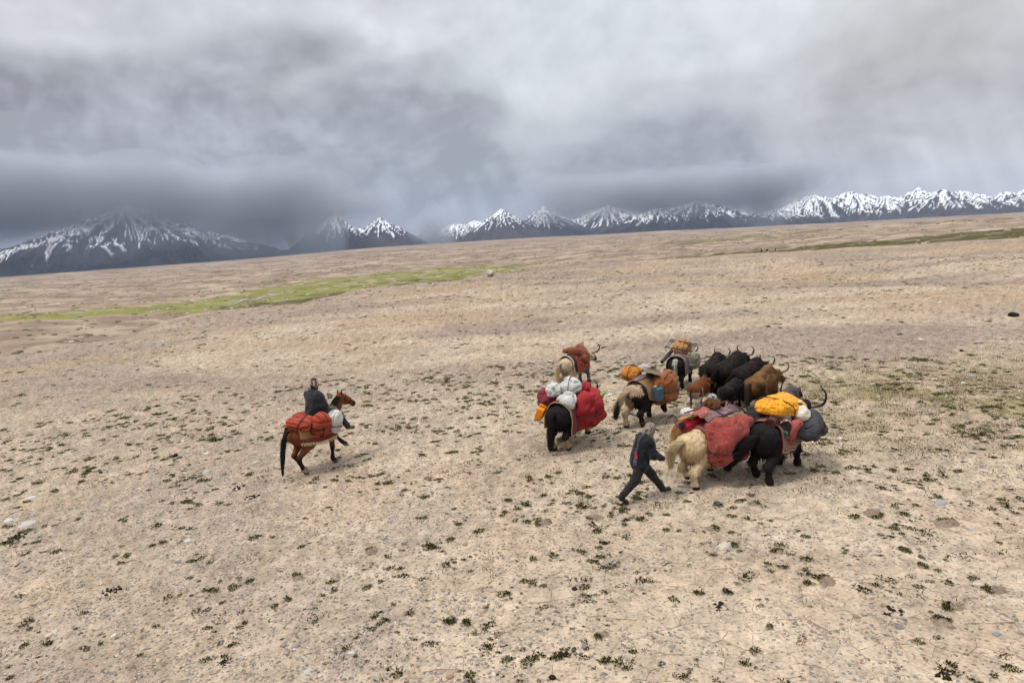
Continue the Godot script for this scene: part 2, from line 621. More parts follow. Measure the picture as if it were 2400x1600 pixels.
# ---------------------------------------------------------------- terrain
const PROFILE := [   # azimuth in degrees (0 = -Z, positive = +X), then [distance, height] along that bearing
	[-180.0, [[90.0, 0.0], [160.0, -8.0], [400.0, -12.0], [1000.0, -20.0], [5000.0, -50.0]]],
	[-70.0, [[42.0, 0.0], [90.0, -9.0], [250.0, -12.0], [1000.0, -26.0], [5000.0, -60.0]]],
	[-37.0, [[47.0, 0.0], [95.0, -9.5], [260.0, -13.0], [1000.0, -26.0], [5000.0, -54.0]]],
	[-23.5, [[64.0, 0.0], [130.0, -15.0], [300.0, -19.0], [1000.0, -28.0], [5000.0, -53.0]]],
	[-10.0, [[77.0, 0.0], [150.0, -18.0], [360.0, -22.0], [1000.0, -27.0], [5000.0, -36.0]]],
	[-1.0, [[88.0, 0.0], [160.0, -19.0], [400.0, -23.0], [1000.0, -27.0], [5000.0, -40.0]]],
	[11.0, [[95.0, 0.0], [170.0, -16.0], [420.0, -18.5], [950.0, -22.0], [5000.0, -52.0]]],
	[21.0, [[100.0, 0.0], [170.0, -13.0], [440.0, -15.4], [900.0, -17.5], [5000.0, -66.0]]],
	[27.0, [[104.0, 0.0], [172.0, -11.0], [420.0, -12.5], [850.0, -14.0], [5000.0, -72.0]]],
	[37.0, [[112.0, 0.0], [170.0, -7.5], [400.0, -9.0], [820.0, -11.5], [5000.0, -74.0]]],
	[70.0, [[130.0, 0.0], [190.0, -6.0], [400.0, -8.0], [800.0, -10.0], [5000.0, -70.0]]],
	[180.0, [[90.0, 0.0], [160.0, -8.0], [400.0, -12.0], [1000.0, -20.0], [5000.0, -50.0]]]]

func profile_at(k: int, r: float) -> float:
	var p: Array = PROFILE[k][1]
	if r <= p[0][0]: return 0.0
	for i in range(1, p.size()):
		if r < p[i][0]:
			var t := log(r / p[i - 1][0]) / log(p[i][0] / p[i - 1][0])
			if i == 1: t = t * t * (3.0 - 2.0 * t)
			return lerpf(p[i - 1][1], p[i][1], t)
	return p[-1][1] * minf(r / 5000.0, 1.6)

func crest_at(az: float) -> float:
	for k in range(1, PROFILE.size()):
		if az <= PROFILE[k][0]:
			return lerpf(PROFILE[k - 1][1][0][0], PROFILE[k][1][0][0], (az - PROFILE[k - 1][0]) / (PROFILE[k][0] - PROFILE[k - 1][0]))
	return 90.0

func ground_h(x: float, z: float) -> float:
	var r := sqrt(x * x + z * z)
	var az := rad_to_deg(atan2(x, -z))
	var h := 0.0
	if r > 40.0:
		for k in range(1, PROFILE.size()):
			if az <= PROFILE[k][0]:
				var t: float = (az - PROFILE[k - 1][0]) / (PROFILE[k][0] - PROFILE[k - 1][0])
				h = lerpf(profile_at(k - 1, r), profile_at(k, r), t * t * (3.0 - 2.0 * t))
				break
	h += noise.get_noise_2d(x * 0.35, z * 0.35) * 0.05
	if r > 24.0:
		var far := smoothstep(24.0, 70.0, r)
		h += noise.get_noise_2d(x * 0.035 + 40.0, z * 0.05) * 0.55 * far * (1.0 - smoothstep(70.0, 110.0, r) * 0.5)
	if r > 150.0:
		h += (noise.get_noise_2d(x * 0.006, z * 0.006) * 1.6 + noise.get_noise_2d(x * 0.02, z * 0.02) * 0.6) * smoothstep(150.0, 500.0, r)
	return h

func band(v: float, a: float, b: float, soft: float) -> float:
	return smoothstep(a - soft, a + soft, v) * (1.0 - smoothstep(b - soft, b + soft, v))

const SAND := Color(0.42, 0.325, 0.238)
const CLAY := Color(0.485, 0.39, 0.296)
const GRAVEL := Color(0.28, 0.222, 0.182)
const OCHRE := Color(0.40, 0.295, 0.195)

func ground_color(x: float, z: float) -> Color:
	var r := sqrt(x * x + z * z)
	var az := rad_to_deg(atan2(x, -z))
	var n1 := noise.get_noise_2d(x * 0.22 + 13.0, z * 0.22)
	var n2 := noise.get_noise_2d(x * 0.9, z * 0.9 + 70.0)
	var n3 := rough_noise.get_noise_2d(x * 3.0, z * 3.0)
	var c := SAND.lerp(CLAY, clampf(0.5 + n1 * 1.1 + n2 * 0.6, 0.0, 1.0))
	# gravelly ground to the left and in sheets towards the crest of the terrace
	var gravel := clampf(noise.get_noise_2d(x * 0.05 + 7.0, z * 0.09) * 2.4 + 0.1 + n2 * 0.5, 0.0, 1.0) * smoothstep(14.0, 30.0, r)
	gravel = maxf(gravel, clampf(0.65 - absf(x + 7.0 - (z + 12.0) * 0.35) * 0.12 + n1, 0.0, 0.6) * band(r, 6.0, 30.0, 6.0))
	var crest := crest_at(az)
	gravel = maxf(gravel, smoothstep(0.62, 0.92, r / crest + n1 * 0.25 + noise.get_noise_2d(x * 0.06, z * 0.06) * 0.4) * 0.85)
	c = c.lerp(GRAVEL, gravel * 0.8)
	c = c.lerp(OCHRE, clampf(noise.get_noise_2d(x * 0.04 - 30.0, z * 0.1 + 9.0) * 2.0, 0.0, 0.75) * smoothstep(22.0, 45.0, r))
	# thin dry grass right of the herd
	var olive := exp(-pow((x - 11.5) / 7.0, 2.0) - pow((z + 17.5) / 3.6, 2.0)) * clampf(0.75 + n1 * 1.6 + n2 * 1.2, 0.0, 1.0)
	c = c.lerp(Color(0.19, 0.16, 0.06), olive * 0.78)
	c *= (1.0 + n3 * 0.26) * (1.0 + 0.14 * noise.get_noise_2d(x * 0.5 + 90.0, z * 0.6) + 0.10 * noise.get_noise_2d(x * 0.12 - 50.0, z * 0.2))
	if r > crest * 0.98:
		var lr := log(r)
		var st := noise.get_noise_2d(az * 0.22, lr * 9.0)
		var st2 := noise.get_noise_2d(az * 0.5 + 50.0, lr * 26.0)
		var st3 := noise.get_noise_2d(az * 1.1 + 9.0, lr * 44.0)
		var v := Color(0.33, 0.25, 0.185).lerp(Color(0.38, 0.30, 0.225), clampf(0.5 + st * 1.5, 0.0, 1.0))
		# reddish moraine and scrub in uneven sheets
		v = v.lerp(Color(0.235, 0.165, 0.128), smoothstep(-0.12, 0.12, noise.get_noise_2d(az * 0.16 + 7.0, lr * 6.0) + st2 * 0.5) * 0.75)
		# meadow along the stream
		var gin := 0.0
		var rm := lerpf(330.0, 620.0, smoothstep(-34.0, -6.0, az)) if az < 2.0 else lerpf(640.0, 700.0, smoothstep(2.0, 16.0, az))
		var q := log(r / rm) + st * 0.12
		gin = band(q, lerpf(-0.10, -0.32, smoothstep(-32.0, -20.0, az)), 0.10, 0.05) * (1.0 - smoothstep(-3.0, 5.0, az)) * clampf(0.85 + st2 * 0.9 + st * 0.6, 0.0, 1.0)
		v = v.lerp(Color(0.20, 0.21, 0.045), gin * 0.9)
		var marsh := band(q, -0.75, -0.28, 0.05) * band(az, -25.0, -1.5, 2.0) * clampf(0.9 + st2, 0.0, 1.0)
		v = v.lerp(Color(0.07, 0.068, 0.016), marsh * 0.85)
		var low := band(log(r / 75.0) + st * 0.2, -0.2, 0.55, 0.12) * (1.0 - smoothstep(-31.0, -25.0, az))
		v = v.lerp(Color(0.235, 0.19, 0.075), low * 0.6)
		var strip := band(log(r / lerpf(400.0, 335.0, smoothstep(14.0, 37.0, az))), -0.8, 0.16 + 0.12 * smoothstep(20.0, 37.0, az) + st2 * 0.05, 0.03) * smoothstep(9.0, 12.0, az)
		v = v.lerp(Color(0.075, 0.07, 0.02), strip * (0.9 + st2 * 0.25))
		var up := band(log(r / 760.0) + st * 0.1, 0.0, 0.16, 0.04) * band(az, 12.0, 26.0, 3.0)
		v = v.lerp(Color(0.16, 0.155, 0.045), up * 0.7 * clampf(0.7 + st2 * 1.5, 0.0, 1.0))
		v = v.lerp(Color(0.10, 0.095, 0.04), clampf((st2 - 0.30) * 6.0, 0.0, 0.7) * smoothstep(300.0, 800.0, r) * (1.0 - smoothstep(2600.0, 4200.0, r)))
		v = v.lerp(Color(0.50, 0.43, 0.33), clampf((noise.get_noise_2d(az * 0.3 - 80.0, lr * 22.0) - 0.36) * 6.0, 0.0, 0.5) * smoothstep(200.0, 500.0, r) * (1.0 - smoothstep(2000.0, 3500.0, r)))
		v *= 1.0 + st3 * 0.16 + st * 0.12
		c = c.lerp(v, smoothstep(1.0, 1.5, r / crest))
	c.a = 1.0
	return c

func clay_at(x: float, z: float) -> float:
	# where the clay has dried and cracked: the near ground, centre and right
	var r := sqrt(x * x + z * z)
	return (1.0 - smoothstep(9.5, 13.5, r + noise.get_noise_2d(x * 0.3, z * 0.3) * 3.0)) * smoothstep(-1.6, 0.8, x + noise.get_noise_2d(x * 0.4 + 9.0, z * 0.4) * 2.4)

func build_ground() -> void:
	var azs := []
	var a := -180.0
	while a < 179.99:
		azs.append(a)
		a += 0.16 if a > -50.0 and a < 50.0 else (1.0 if absf(a) < 75.0 else 4.0)
	azs.append(180.0)
	var rs := [0.0, 1.0, 2.0, 3.0, 4.0, 4.8]
	while rs[-1] < 9000.0: rs.append(rs[-1] * 1.0165)
	var mb := MB.new()
	var na := azs.size()
	for r in rs:
		for az in azs:
			var x: float = r * sin(deg_to_rad(az))
			var z: float = -r * cos(deg_to_rad(az))
			mb.v.append(Vector3(x, ground_h(x, z), z))
			mb.c.append(ground_color(x, z))
			mb.n.append(Vector3.UP)
			mb.uv.append(Vector2(x, z))
	for i in rs.size() - 1:
		for j in na - 1:
			var p := i * na + j
			# seen from above, bearing grows to the right and distance away
			mb.quad(p, p + na, p + na + 1, p + 1)
	mb.smooth()
	var o := MeshInstance3D.new()
	o.name = "ground"
	o.mesh = mb.mesh(M.ground)
	add_child(o)
	tag(o, "", "", "", "structure")
	build_clay(o)

# cracked clay: Voronoi plates standing a few millimetres proud, with open joints between them
func build_clay(ground: Node3D) -> void:
	var rng := RandomNumberGenerator.new()
	rng.seed = 77
	var s := 0.27
	var site := {}
	for i in range(-12, 46):
		for j in range(-56, -20):
			site[Vector2i(i, j)] = Vector2((i + rng.randf_range(0.05, 0.95)) * s, (j + rng.randf_range(0.05, 0.95)) * s)
	var found := []
	for k in site:
		var c: Vector2 = site[k]
		if clay_at(c.x, c.y) < 0.7 or absf(c.x / c.y) > 0.95: continue
		if rng.randf() < 0.34: continue
		var poly := PackedVector2Array([c + Vector2(-s, -s) * 1.6, c + Vector2(s, -s) * 1.6, c + Vector2(s, s) * 1.6, c + Vector2(-s, s) * 1.6])
		for di in range(-2, 3):
			for dj in range(-2, 3):
				var kk: Vector2i = k + Vector2i(di, dj)
				if kk == k or not site.has(kk): continue
				var other: Vector2 = site[kk]
				var mid := (c + other) * 0.5
				var nn := (other - c).normalized()
				var gap := 0.0026 + 0.002 * noise.get_noise_2d(mid.x * 9.0, mid.y * 9.0)
				var out := PackedVector2Array()
				for q in poly.size():
					var pa := poly[q]; var pb := poly[(q + 1) % poly.size()]
					var da := (pa - mid).dot(nn) + gap; var db := (pb - mid).dot(nn) + gap
					if da <= 0.0: out.append(pa)
					if (da <= 0.0) != (db <= 0.0): out.append(pa.lerp(pb, da / (da - db)))
				poly = out
				if poly.size() < 3: break
			if poly.size() < 3: break
		if poly.size() >= 3: found.append([c.length(), c, poly])
	found.sort_custom(func(p, q): return p[0] < q[0])
	var rest := MB.new()
	var nth := 0
	for f in found:
		var mb := MB.new()
		var c: Vector2 = f[1]
		var up := 0.006 + rng.randf() * 0.005
		# wobble the outline
		var ring := []
		for q in f[2].size():
			var pa: Vector2 = f[2][q]; var pb: Vector2 = f[2][(q + 1) % f[2].size()]
			var seg := maxi(1, int(pa.distance_to(pb) / 0.06))
			for t in seg:
				var p := pa.lerp(pb, float(t) / seg)
				ring.append(p + Vector2(noise.get_noise_2d(p.x * 30.0, p.y * 30.0), noise.get_noise_2d(p.y * 30.0 + 50.0, p.x * 30.0)) * 0.014)
		var tone := rng.randf_range(0.93, 1.07)
		var col := func(p: Vector2) -> Color:
			var g := ground_color(p.x, p.y).lerp(CLAY, 0.35) * tone
			g.a = 1.0
			return g
		var n := ring.size()
		for p in ring: mb.add(Vector3(p.x, ground_h(p.x, p.y) + up, p.y), Vector3.UP, col.call(p), p)
		for p in ring: mb.add(Vector3(p.x, ground_h(p.x, p.y) - 0.01, p.y), Vector3.UP, col.call(p), p)
		var ctr := mb.add(Vector3(c.x, ground_h(c.x, c.y) + up - 0.003, c.y), Vector3.UP, col.call(c), c)
		for q in n:
			var k := (q + 1) % n
			mb.tri(ctr, q, k)
			mb.quad(q, n + q, n + k, k)
		# orient: the polygon runs with x towards z, clockwise from above is what Godot wants
		if ((mb.v[1] - mb.v[ctr]).cross(mb.v[0] - mb.v[ctr])).y < 0.0:
			for t in range(0, mb.idx.size(), 3):
				var sw := mb.idx[t + 1]; mb.idx[t + 1] = mb.idx[t + 2]; mb.idx[t + 2] = sw
		mb = mb.flat()
		if nth < 300: part(ground, "clay_plate", mb, M.clay)
		else: rest.join(mb)
		nth += 1
	if rest.v.size():
		var r := part(ground, "clay_crust", rest, M.clay)
		r.set_meta("kind", "stuff")

# ---------------------------------------------------------------- mountains
# peaks: [azimuth, distance, top height, base radius]
func mountain(label: String, peaks: Array, az0: float, az1: float, r0: float, r1: float, seed_: int, snow := 0.5, rock := Color(0.044, 0.040, 0.043), rows := 84, rugged := 1.0) -> void:
	var mb := MB.new()
	var cols := int((az1 - az0) / 0.075)
	var pk := []
	for p in peaks: pk.append([Vector2(p[1] * sin(deg_to_rad(p[0])), -p[1] * cos(deg_to_rad(p[0]))), p[2], p[3]])
	for i in rows + 1:
		var r := lerpf(r0, r1, float(i) / rows)
		for j in cols + 1:
			var az := deg_to_rad(lerpf(az0, az1, float(j) / cols))
			var q := Vector2(r * sin(az), -r * cos(az))
			var base := ground_h(q.x, q.y)
			var best := -40.0
			var s_best := 0.0
			for k in pk.size():
				var d: Vector2 = q - pk[k][0]
				var dist := d.length()
				if dist > pk[k][2] * 1.5: continue
				var ang := d.angle()
				var cs := Vector2(cos(ang), sin(ang))
				var g := noise.get_noise_3d(cs.x * 3.2 + seed_ * 17.0 + k * 31.0, cs.y * 3.2, dist * 0.0016)
				var g2 := noise.get_noise_3d(cs.x * 9.0 + seed_ * 5.0 + k * 13.0, cs.y * 9.0, dist * 0.003)
				var t: float = dist / (pk[k][2] * (1.0 + g * 0.42 * rugged))
				var hh: float = (pk[k][1] - base)
				var h := hh * (pow(maxf(0.0, 1.0 - t), 1.08) + 0.055 * rugged * absf(g2) * smoothstep(0.0, 0.35, t) * (1.0 - smoothstep(0.7, 1.0, t)) * 2.0) - 14.0 * smoothstep(0.95, 1.1, t)
				if h > best:
					best = h
					var streak := noise.get_noise_3d(cs.x * 21.0 + seed_ * 3.0 + k * 7.0, cs.y * 21.0, dist * 0.0024)
					var fine := rough_noise.get_noise_2d(q.x * 0.02, q.y * 0.02)
					var broad := noise.get_noise_3d(cs.x * 4.0 + seed_, cs.y * 4.0 + 20.0, dist * 0.002)
					var hn := h / maxf(hh, 1.0)
					s_best = hn * 0.86 + (streak * 1.5 + fine * 0.5 + broad * 0.5 - g2 * 0.5) * clampf(0.12 + hn * 1.1, 0.0, 0.75)
			best += noise.get_noise_2d(q.x * 0.012 + seed_ * 40.0, q.y * 0.012) * 9.0 * rugged * smoothstep(0.0, 60.0, best)
			var sn := smoothstep(0.0, 0.09, s_best - (1.0 - snow))
			var c := rock * (1.0 + 0.5 * rough_noise.get_noise_2d(q.x * 0.03, q.y * 0.03)) * (1.0 + 0.4 * noise.get_noise_2d(q.x * 0.004, q.y * 0.004))
			c = c.lerp(Color(0.78, 0.80, 0.84), sn)
			c.a = 1.0
			mb.add(Vector3(q.x, base + best, q.y), Vector3.UP, c)
	for i in rows:
		for j in cols:
			var p := i * (cols + 1) + j
			mb.quad(p, p + cols + 1, p + cols + 2, p + 1)
	mb.smooth()
	var o := MeshInstance3D.new()
	o.name = numbered("mountain")
	o.mesh = mb.mesh(M.rock)
	add_child(o)
	o.set_meta("label", label)
	o.set_meta("kind", "structure")

func build_mountains() -> void:
	mountain("long dark mountain streaked with snow, its top lost in rain at the left edge", [[-38.5, 5900, 190, 900], [-35.3, 5600, 120, 620], [-31.3, 5700, 270, 760], [-28.4, 5900, 400, 950], [-26.6, 5750, 300, 760], [-24.4, 5650, 200, 700], [-22.6, 5500, 70, 560]], -45.0, -14.5, 4700, 6500, 1, 0.35)
	mountain("twin dark peaks with white snow gullies left of the picture's centre", [[-13.75, 5400, 232, 390], [-10.1, 5650, 196, 400], [-11.8, 5600, 120, 330]], -20.0, -4.5, 4700, 6300, 2, 0.33, Color(0.044, 0.040, 0.043), 84, 0.28)
	mountain("faint far ridge in the gap between the twin peaks and the pyramid", [[-4.0, 6700, 128, 560], [-2.4, 6900, 150, 620]], -9.5, 3.5, 6000, 7500, 3, 0.50)
	mountain("dark pyramid with a broad snow gully near the picture's centre", [[-0.15, 5800, 208, 430], [1.3, 5900, 70, 300]], -6.5, 5.5, 5100, 6500, 4, 0.34, Color(0.044, 0.040, 0.043), 84, 0.28)
	mountain("snow-headed cone just right of the pyramid", [[3.25, 6400, 226, 500], [4.8, 6500, 96, 360]], -2.0, 10.0, 5700, 7200, 5, 0.42, Color(0.044, 0.040, 0.043), 84, 0.28)
	mountain("pale far slope half hidden by cloud right of the cones", [[8.6, 6900, 215, 640], [7.2, 7000, 180, 500]], 2.0, 14.5, 6200, 7700, 6, 0.55)
	mountain("broad dark mountain cut off by cloud right of the centre", [[11.0, 6500, 60, 480], [12.6, 6600, 150, 600], [15.6, 6700, 190, 700], [17.4, 6600, 110, 540]], 6.0, 22.5, 5700, 7500, 7, 0.32)
	mountain("low dark shoulder in the rain left of the snowy range", [[21.5, 6600, 62, 420]], 17.5, 25.5, 6000, 7100, 8, 0.4)
	mountain("snow-covered range with many ribs at the right", [[22.8, 6800, 96, 460], [24.1, 7000, 172, 640], [25.0, 7150, 150, 420], [26.6, 7200, 182, 700], [27.5, 7000, 110, 380], [28.9, 7100, 118, 560]], 18.0, 34.0, 6100, 7800, 9, 0.56)
	mountain("dark broad mountain with a snow bowl near the right edge", [[30.9, 7500, 175, 420], [32.3, 7000, 136, 480], [33.4, 7000, 120, 460], [34.7, 7000, 62, 420]], 27.0, 38.8, 6300, 7900, 10, 0.5)
	mountain("last snowy peaks at the right edge", [[36.1, 7500, 84, 420], [37.5, 7600, 108, 480], [39.5, 7600, 130, 600], [42.0, 7600, 150, 600]], 32.0, 47.0, 6800, 8300, 11, 0.56)

# banks of cloud and rain standing before the peaks: puffs of thin mist, crowded towards the middle
func mist(label: String, az: float, dist: float, y: float, size: Vector3, depth: float, seed_: int, puffs := 14, tint := Color(0.93, 0.955, 1.0)) -> void:
	var rng := RandomNumberGenerator.new()
	rng.seed = seed_
	var o := Node3D.new()
	o.name = numbered("cloud")
	add_child(o)
	o.position = Vector3(dist * sin(deg_to_rad(az)), y, -dist * cos(deg_to_rad(az)))
	o.rotation.y = -deg_to_rad(az)
	o.set_meta("label", label)
	o.set_meta("kind", "stuff")
	for i in puffs:
		var f := FogVolume.new()
		f.name = "puff"
		f.shape = RenderingServer.FOG_VOLUME_SHAPE_ELLIPSOID
		# uneven puffs, some of them tall shafts of rain
		var wide := rng.randf_range(0.16, 0.5)
		var tall := rng.randf_range(0.45, 1.0)
		f.size = Vector3(size.x * wide, size.y * tall, size.z * rng.randf_range(0.5, 1.0))
		var m := FogMaterial.new()
		m.density = depth / size.z / puffs * 3.4
		m.albedo = tint
		f.material = m
		o.add_child(f, true)
		f.position = Vector3(rng.randf_range(-0.5, 0.5) * size.x * (1.0 - wide * 0.7), rng.randf_range(-0.5, 0.5) * size.y * (1.15 - tall), rng.randf_range(-80.0, 80.0))
		f.rotation.z = rng.randf_range(-0.25, 0.25)

func build_water() -> void:
	# the stream in the marsh, with the sky's bright reflection put into its pale base colour
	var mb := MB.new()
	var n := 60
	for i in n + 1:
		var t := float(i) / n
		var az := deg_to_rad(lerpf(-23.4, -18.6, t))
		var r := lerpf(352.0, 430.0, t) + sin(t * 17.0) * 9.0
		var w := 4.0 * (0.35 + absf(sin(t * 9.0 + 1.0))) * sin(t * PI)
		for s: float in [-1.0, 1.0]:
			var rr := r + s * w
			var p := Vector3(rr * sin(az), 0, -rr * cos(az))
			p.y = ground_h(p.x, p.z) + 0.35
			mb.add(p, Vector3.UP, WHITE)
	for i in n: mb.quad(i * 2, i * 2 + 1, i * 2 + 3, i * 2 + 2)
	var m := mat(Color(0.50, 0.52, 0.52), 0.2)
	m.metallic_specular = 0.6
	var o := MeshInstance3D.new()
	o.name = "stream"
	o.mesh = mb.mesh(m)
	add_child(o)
	tag(o, "thread of stream water painted pale for its sky reflection in the dark green marsh", "", "", "structure")

# ---------------------------------------------------------------- sky
const SKY_X := [0, 300, 600, 900, 1200, 1500, 1800, 2100, 2400]
const SKY_Y := [0, 100, 200, 300, 400, 480]
# the clouds' brightness and hue, read off at nine bearings and six heights (8-bit sRGB)
const SKY_C := [
	[[206, 208, 212], [199, 203, 207], [203, 206, 210], [206, 209, 214], [205, 212, 216], [203, 210, 215], [210, 214, 217], [205, 206, 207], [199, 199, 200]],
	[[180, 183, 190], [168, 170, 178], [172, 175, 183], [206, 210, 215], [206, 212, 216], [200, 207, 213], [207, 212, 215], [200, 202, 204], [194, 194, 196]],
	[[130, 128, 138], [136, 136, 145], [142, 144, 154], [172, 176, 184], [206, 212, 217], [205, 210, 214], [206, 210, 213], [196, 196, 198], [188, 188, 189]],
	[[126, 125, 135], [134, 135, 145], [150, 154, 164], [156, 160, 170], [188, 194, 201], [193, 198, 205], [194, 197, 202], [189, 190, 193], [182, 182, 183]],
	[[108, 114, 127], [125, 130, 142], [140, 146, 158], [138, 144, 155], [156, 164, 174], [172, 177, 186], [166, 170, 180], [194, 197, 202], [192, 194, 198]],
	[[106, 118, 138], [120, 127, 142], [138, 145, 158], [136, 143, 155], [172, 180, 190], [163, 169, 180], [158, 163, 174], [194, 197, 202], [204, 206, 209]]]

var sky_floor := 0.0
# single clouds: azimuth, elevation, width, height (degrees), brightness
const CLOUDS := [[-5.6, 3.2, 2.2, 0.6, 0.7], [-17.0, 8.6, 4.5, 0.6, 1.2], [-26.0, 13.5, 5.0, 0.7, 1.14], [-13.5, 14.6, 3.4, 1.3, 0.78], [-9.5, 11.6, 2.6, 1.2, 0.8], [-6.0, 9.2, 2.4, 1.1, 0.82], [-3.5, 5.2, 3.4, 0.8, 0.84], [8.0, 8.2, 7.0, 0.9, 0.9], [12.0, 5.0, 6.0, 1.6, 0.9], [-8.0, 15.5, 2.5, 1.5, 1.1], [32.0, 3.8, 2.4, 0.6, 1.16], [24.0, 6.0, 4.0, 1.0, 0.92], [-34.0, 9.0, 6.0, 1.5, 0.86], [-30.0, 7.0, 4.0, 0.5, 1.08]]
var fbm_sky := FastNoiseLite.new()
var fbm_fine := FastNoiseLite.new()

func sky_color(d: Vector3) -> Color:
	# direction -> the same grid continued: mirrored away from its edges, evened out far from them
	var up := clampf(d.y, 0.0, 1.0)
	var az := atan2(d.x, -d.z)
	var el := asin(up)
	# soft billows: displace the look-up gently, so that the cloud masses have rounded, uneven borders
	var e := Vector3(sin(az), 0, -cos(az)) * 6.0 + Vector3(0, el * 13.0, 0)
	var wx := fbm_sky.get_noise_3dv(e * 0.42)
	var wy := fbm_sky.get_noise_3dv(e * 0.42 + Vector3(31, 7, 11))
	var deg := rad_to_deg(az)
	# column: nine bearings over the visible arc; round the back the clouds go on between the first and the last of them
	var u := (deg + 36.5) / 73.0 * 8.0
	if deg < -36.5: u = pingpong((-36.5 - deg) / 40.0, 3.0)
	elif deg > 36.5: u = 8.0 - 5.59 * smoothstep(36.5, 180.0, deg)
	u = pingpong(u + wx * 1.5 + 16.0, 8.0)
	# row: the bearings' scale of heights
	var cd := clampf(deg, -40.0, 40.0)
	var el0 := 17.6 - 0.0019 * (cd + 8.0) * (cd + 8.0)
	var per := 0.0316 - 0.0000055 * cd * cd
	var w := (el0 - rad_to_deg(el)) / per / 96.0 + wy * 1.3
	w = clampf(w + 1.3 * smoothstep(45.0, 85.0, absf(deg)), 0.0, 5.0)
	var i := mini(int(u), 7)
	var j := mini(int(w), 4)
	var fu := u - i
	var fw := w - j
	fu = fu * fu * (3.0 - 2.0 * fu)
	fw = fw * fw * (3.0 - 2.0 * fw)
	var c := _sky(i, j).lerp(_sky(i + 1, j), fu).lerp(_sky(i, j + 1).lerp(_sky(i + 1, j + 1), fu), fw)
	var e2 := Vector3(sin(az), 0, -cos(az)) * 7.0 + Vector3(0, el * 9.0, 0)
	var f1 := fbm_fine.get_noise_3dv(e2 * 0.6)
	var f2 := fbm_fine.get_noise_3dv(e2 * 1.7 + Vector3(5, 1, 0))
	# thick cloud is darker and thin cloud brighter than the coarse grid can tell
	c *= pow((c.r + c.g + c.b) / 3.0 / 0.43, 0.28)
	var f3 := fbm_fine.get_noise_3dv(e2 * 3.6 + Vector3(wx * 2.0, wy * 2.0, 9))
	var dark := 1.0 - smoothstep(0.25, 0.62, (c.r + c.g + c.b) / 3.0)
	# curtains of rain: faint upright streaks low over the mountains
	var rain := fbm_fine.get_noise_2d(deg * 0.32 + el * 6.0, 3.0) * (1.0 - smoothstep(2.0, 8.0, rad_to_deg(el)))
	var t := 1.0 + f1 * lerpf(0.15, 0.40, dark) + f2 * lerpf(0.10, 0.32, dark) + f3 * lerpf(0.05, 0.16, dark) + rain * 0.16
	for p in CLOUDS:
		var dx: float = (deg - p[0] + wx * 3.0 + f2 * 2.2) / p[2]
		var dy: float = (rad_to_deg(el) - p[1] + wy * 1.5 + f1 * 1.4) / p[3]
		t *= 1.0 + (p[4] - 1.0) * exp(-dx * dx - dy * dy)
	# the thickest cloud still lets this much light through
	var lack := sky_floor - (c.r + c.g + c.b) / 3.0 * (1.0 + f1 * 0.3)
	var lift := 0.5 * (lack + sqrt(lack * lack + 0.0016))
	c += Color(0.93, 0.99, 1.10) * lift
	# overcast: brighter towards the zenith
	c *= maxf(t, 0.72) * (1.0 + 1.5 * smoothstep(0.3, 1.0, up))
	c.a = 1.0
	return c

func _sky(i: int, j: int) -> Color:
	var a: Array = SKY_C[j][i]
	return Color(a[0] / 255.0, a[1] / 255.0, a[2] / 255.0).srgb_to_linear()

func build_sky() -> Texture2D:
	fbm_sky.noise_type = FastNoiseLite.TYPE_SIMPLEX_SMOOTH
	fbm_sky.fractal_octaves = 3
	fbm_sky.frequency = 0.9
	fbm_sky.seed = 21
	fbm_fine.noise_type = FastNoiseLite.TYPE_SIMPLEX_SMOOTH
	fbm_fine.fractal_octaves = 5
	fbm_fine.frequency = 1.3
	fbm_fine.seed = 5
	var w := 4096
	var h := 2048
	# the usual brightness between 10 and 20 degrees, all round
	var ring := []
	for a in 120:
		for e in [0.19, 0.22, 0.26, 0.30, 0.335]:
			var s := sky_color(Vector3(sin(a * TAU / 120.0) * cos(e), sin(e), -cos(a * TAU / 120.0) * cos(e)))
			ring.append((s.r + s.g + s.b) / 3.0)
	ring.sort()
	sky_floor = 0.66 * float(ring[ring.size() / 2])
	var low := sky_window(0, 0, 512, 256, 512, 256)
	low.resize(w, h, Image.INTERPOLATE_CUBIC)
	# the part in view, and round it, at full size: azimuth -50..50, elevation -3..30
	var x0 := int((0.5 - 50.0 / 360.0) * w)
	var x1 := int((0.5 + 50.0 / 360.0) * w)
	var y0 := int((90.0 - 30.0) / 180.0 * h)
	var y1 := int((90.0 + 2.0) / 180.0 * h)
	var half := sky_window(x0 / 2, y0 / 2, (x1 - x0) / 2, (y1 - y0) / 2, w / 2, h / 2)
	half.resize(half.get_width() * 2, half.get_height() * 2, Image.INTERPOLATE_CUBIC)
	low.blit_rect(half, Rect2i(0, 0, half.get_width(), half.get_height()), Vector2i(x0 / 2 * 2, y0 / 2 * 2))
	return ImageTexture.create_from_image(low)

func sky_window(x0: int, y0: int, nx: int, ny: int, w: int, h: int) -> Image:
	var data := PackedFloat32Array()
	data.resize(nx * ny * 3)
	var k := 0
	for y in ny:
		var el := PI * (0.5 - (y0 + y + 0.5) / h)
		for x in nx:
			var az := TAU * ((x0 + x + 0.5) / w - 0.5)
			var c := sky_color(Vector3(sin(az) * cos(el), sin(el), -cos(az) * cos(el)))
			data[k] = c.r; data[k + 1] = c.g; data[k + 2] = c.b
			k += 3
	return Image.create_from_data(nx, ny, false, Image.FORMAT_RGBF, data.to_byte_array())
